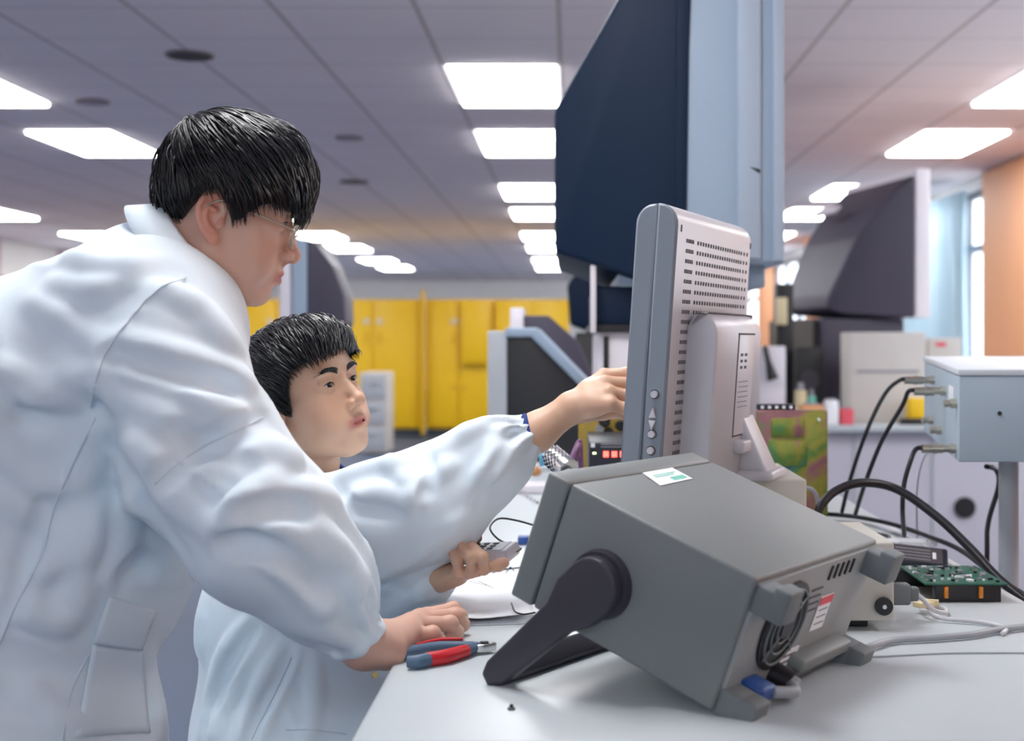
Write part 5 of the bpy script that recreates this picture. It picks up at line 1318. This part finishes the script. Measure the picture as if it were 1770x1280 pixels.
# angular grey-framed set on the rear bench
bench('rear_bench', 'low grey bench behind the workbench carrying angular dark equipment', -.45, .60, 4.40, 5.6, .80)
g = thing('angular_console', 'angular console with black sides and a grey frame left of the large television', 'console', (-.1, 4.7, .8))
s_ = 4.55/FPX; X_ = lambda x: (x-CX)*s_; Z_ = lambda y: CZ-(y-CY)*s_
O = np.array([0, 4.55, 0]); ex = np.array([1., 0, 0]); ez = np.array([0, 0, 1.]); ey = np.array([0, 1., 0])
MB().prism([(X_(875), .801), (X_(875), Z_(583)), (X_(920), Z_(583)), (X_(1015), Z_(680)), (X_(1030), .801)], 0.012, .55, (O, ex, ez, ey), 'black', bev=.004).build('side_panel', g)
MB().prism([(X_(843), .801), (X_(843), Z_(572)), (X_(876), Z_(572)), (X_(876), .801)], 0, .60, (O, ex, ez, ey), 'metal', bev=.004).build('front_frame', g)
MB().prism([(X_(874), Z_(582)), (X_(874), Z_(566)), (X_(928), Z_(566)), (X_(1030), Z_(672)), (X_(1018), Z_(682)), (X_(918), Z_(582))], -.005, .57, (O, ex, ez, ey), 'tvgrey', bev=.004).build('sloping_trim', g)
g = thing('dark_console', 'purple-grey sloping console behind the angular console', 'console', (.05, 5.3, .8))
s_ = 5.3/FPX; O = np.array([0, 5.3, 0])
MB().prism([(X_(905), .801), (X_(905), Z_(545)), (X_(948), Z_(545)), (X_(1000), Z_(590)), (X_(1025), Z_(650)), (X_(1030), .801)], 0, .28, (O, ex, ez, ey), 'tvdark', bev=.006).build('shell', g)
MB().prism([(X_(880), Z_(600)), (X_(883), Z_(532)), (X_(905), Z_(532)), (X_(905), Z_(600))], -.02, .28, (O, ex, ez, ey), 'tvwhite', bev=.004).build('white_end', g)
g = thing('dark_blue_screen_shell', 'dark blue angular television shell half hidden behind the large television', 'television', (.2, 6.6, 0))
s_ = 6.6/FPX; O = np.array([0, 6.6, 0])
MB().prism([(X_(1150), Z_(430)), (X_(1010), Z_(452)), (X_(980), Z_(492)), (X_(985), Z_(560)), (X_(1020), Z_(572)), (X_(1150), Z_(572))], 0, .6, (O, ex, ez, ey), 'tvblue', bev=.02).build('shell', g)
MB().box((.18, 6.9, .62), (.30, .5, 1.235), 'black', bev=.01).build('pedestal', g)

# ================================================================== right-hand counter and its clutter
g = thing('counter', 'long pale counter with panelled front behind the junction box', 'counter', (2.2, 7.4, 0))
MB().box((2.18, 7.55, .785), (2.36, 2.1, .03), 'bench', bev=.004).build('countertop', g)
MB().box((2.18, 7.57, .385), (2.30, 2.0, .77), 'counter').build('front_panel', g)
mb = MB()
for x in (1.35, 1.72, 2.10, 2.48, 2.86): mb.box((x, 6.566, .385), (.012, .006, .75), 'metal')
mb.build('panel_joints', g)
mb = MB(); mb.cyl((1.87, 6.568, .41), (1.87, 6.556, .41), .05, .05, 'black', n=24); mb.build('cable_hole', g)
def on_counter(name, label, cat, px0, px1, py, Y, m, d=.15, parts=None):
    a, b = W(px0, py, Y), W(px1, py, Y); z0 = .8; c = ((a[0]+b[0])/2, Y+d/2, (z0+a[2])/2)
    t = thing(name, label, cat, (c[0], c[1], z0)); MB().box(c, (b[0]-a[0], d, a[2]-z0), m, bev=.006).build('body', t); return t, a, b
t, a, b = on_counter('carton', 'tall pale beige carton standing before the right hand television', 'carton', 1470, 1600, 574, 6.75, 'carton', .25)
mb = MB(); mb.box(((a[0]+b[0])/2, 6.747, 1.05), (.30, .004, .012), 'ink_l'); mb.build('fold_line', t)
t, a, b = on_counter('carton', 'lower pale carton just right of the tall beige carton', 'carton', 1604, 1662, 584, 6.95, 'carton', .25)
MB().box(((a[0]+b[0])/2-.02, 6.945, 1.18), (.05, .004, .02), 'redlabel').build('printed_mark', t)
t, a, b = on_counter('yellow_meter', 'small yellow hand meter on the counter beside the junction box', 'meter', 1572, 1602, 688, 6.62, 'yellow', .08)
MB().box(((a[0]+b[0])/2-.03, 6.60, .815), (.12, .05, .03), 'black', bev=.004).build('holster', t)
t, a, b = on_counter('small_monitor', 'small pale monitor back beside the television stand', 'monitor', 1312, 1358, 598, 6.7, 'tvwhite', .10)
MB().tube([W(1322, 598, 6.68), W(1328, 625, 6.66), W(1336, 655, 6.66)], [.012, .015, .03], 'black').build('cable_bunch', t)
t, a, b = on_counter('test_stand', 'black test stand at the left end of the right hand counter', 'stand', 1342, 1372, 490, 7.2, 'black', .12)
MB().box((a[0]+.02, 7.15, 1.35), (.05, .05, .14), 'cream', bev=.006).build('yellow_part', t)
t, a, b = on_counter('black_speaker', 'black box at the foot of the dark television', 'speaker', 1375, 1425, 600, 7.05, 'black', .10)
MB().cyl(((a[0]+b[0])/2, 7.045, 1.0), ((a[0]+b[0])/2, 7.04, 1.0), .05, .05, 'charcoal').build('cone', t)
for x0, x1, y, m, lab, nm in ((1335, 1378, 706, 'tvwhite', 'flat white tray of parts at the counter\'s left end', 'parts_tray'), (1390, 1412, 664, 'cream', 'upright cream pot on the counter', 'pot'), (1414, 1428, 676, 'teal', 'small teal bottle on the counter', 'bottle'),
                         (1385, 1424, 700, 'wallo', 'orange-pink box on the counter in front of the pot', 'small_box'), (1428, 1450, 692, 'paper', 'white crumpled bag on the counter', 'bag'), (1453, 1476, 706, 'redlabel', 'reddish low box by the tall carton', 'small_box')):
    a, b = W(x0, y, 6.58), W(x1, y, 6.58); Yq = {'pot': 6.86, 'bottle': 6.86}.get(nm, 6.62)
    mb = MB(); cx = (a[0]+b[0])/2; hh = max(a[2]-.8, .03)
    if nm in ('pot', 'bottle'): r = (b[0]-a[0])/2; mb.cyl((cx, Yq, .8), (cx, Yq, .8+hh*.8), r, r, m); mb.cyl((cx, Yq, .8+hh*.8), (cx, Yq, .8+hh), r*.6, r*.5, 'ink_l')
    else: mb.box((cx, Yq, .8+hh/2), (b[0]-a[0], .08, hh), m, bev=.008); mb.box((cx, Yq, .8+hh+.004), ((b[0]-a[0])*.7, .05, .008), 'ink_l', bev=.002)
    tag(mb.build(nm), lab, nm.replace('_', ' '))

# ================================================================== yellow cabinets and grey drawer unit
YY = 17.3
def cabinet(px0, px1, label, doors=2, extra=None):
    x0, x1 = W(px0, 0, YY)[0]+.01, W(px1, 0, YY)[0]-.01; z1 = W(0, 517, YY)[2]; t = thing('metal_cabinet', label, 'cabinet', ((x0+x1)/2, YY+.25, 0), 'row of yellow metal cabinets')
    MB().box(((x0+x1)/2, YY+.27, .1+(z1-.1)/2), (x1-x0, .5, z1-.1), 'yellow', bev=.006).build('body', t)
    MB().box(((x0+x1)/2, YY+.28, .05), (x1-x0-.02, .48, .10), 'plinth').build('plinth', t)
    w = (x1-x0)/doors
    for i in range(doors):
        c = x0+w*(i+.5); d = MB().box((c, YY+.008, .1+(z1-.1)/2), (w-.03, .02, z1-.16), 'yellow', bev=.004).build('door', t)
        hx = c+(w*.36 if i == 0 and doors > 1 else -w*.36)
        mb = MB(); mb.cyl((hx, YY-.002, z1*.84), (hx, YY-.012, z1*.84), .045, .045, 'cream', n=20); mb.cyl((hx, YY-.002, z1*.36), (hx, YY-.012, z1*.36), .045, .045, 'yellow_d', n=20); mb.build('lock_plate', d)
        MB().box((hx, YY-.012, z1*.72), (.03, .02, .14), 'yellow_d', bev=.004).build('handle', d)
    return t
cabinet(395, 562, 'yellow metal cabinet between the two men\'s heads')
cabinet(562, 728, 'yellow metal cabinet behind the seated man\'s face')
cabinet(734, 852, 'yellow metal cabinet with a raised panel in the middle of the row')
cabinet(852, 985, 'yellow metal cabinet at the right end, behind the angular console')
cabinet(230, 395, 'yellow metal cabinet hidden behind the standing man')
o = MB().box((W(821, 0, YY)[0], YY-.06, (W(0, 520, YY)[2]+W(0, 630, YY)[2])/2), (.33, .10, .78), 'yellow', bev=.008).box((W(821, 0, YY)[0], YY-.115, (W(0, 520, YY)[2]+W(0, 630, YY)[2])/2), (.27, .012, .70), 'yellow', bev=.003).build('wall_box'); tag(o, 'shallow yellow panel box hung on the front of the middle cabinet', 'panel box')
tag(MB().box((W(731, 0, 17.2)[0], 17.2, .93), (.05, .06, 1.78), 'yellow_d', bev=.004).build('post'), 'darker yellow post between two yellow cabinets', 'post')
g = thing('drawer_unit', 'grey drawer unit on the floor behind the seated man\'s face', 'drawer unit', (-2.1, 14.8, 0))
x0, x1 = W(622, 0, 14.6)[0], W(668, 0, 14.6)[0]
MB().box(((x0+x1)/2, 14.9, .435), (x1-x0, .6, .85), 'carton', bev=.01).build('body', g)
for i in range(3): d = MB().box(((x0+x1)/2, 14.59, .17+.27*i), (x1-x0-.04, .02, .24), 'metal', bev=.004).build('drawer', g); MB().box(((x0+x1)/2, 14.57, .22+.27*i), (.10, .02, .02), 'steel').build('handle', d)

# stool under the seated man
g = thing('stool', 'stool under the seated man, hidden by his coat', 'stool', (-.46, 2.22, 0))
MB().cyl((-.46, 2.22, .29), (-.46, 2.22, .335), .17, .17, 'wood', n=36).build('seat', g)
MB().cyl((-.46, 2.22, .03), (-.46, 2.22, .29), .025, .025, 'steel').build('column', g)
for i in range(5):
    a = 2*PI*i/5+.3; MB().box((-.46+.12*math.cos(a), 2.22+.12*math.sin(a), .018), (.24, .035, .036), 'black', R=rotZ(a), bev=.006).build('foot', g)

man_standing()
man_seated()
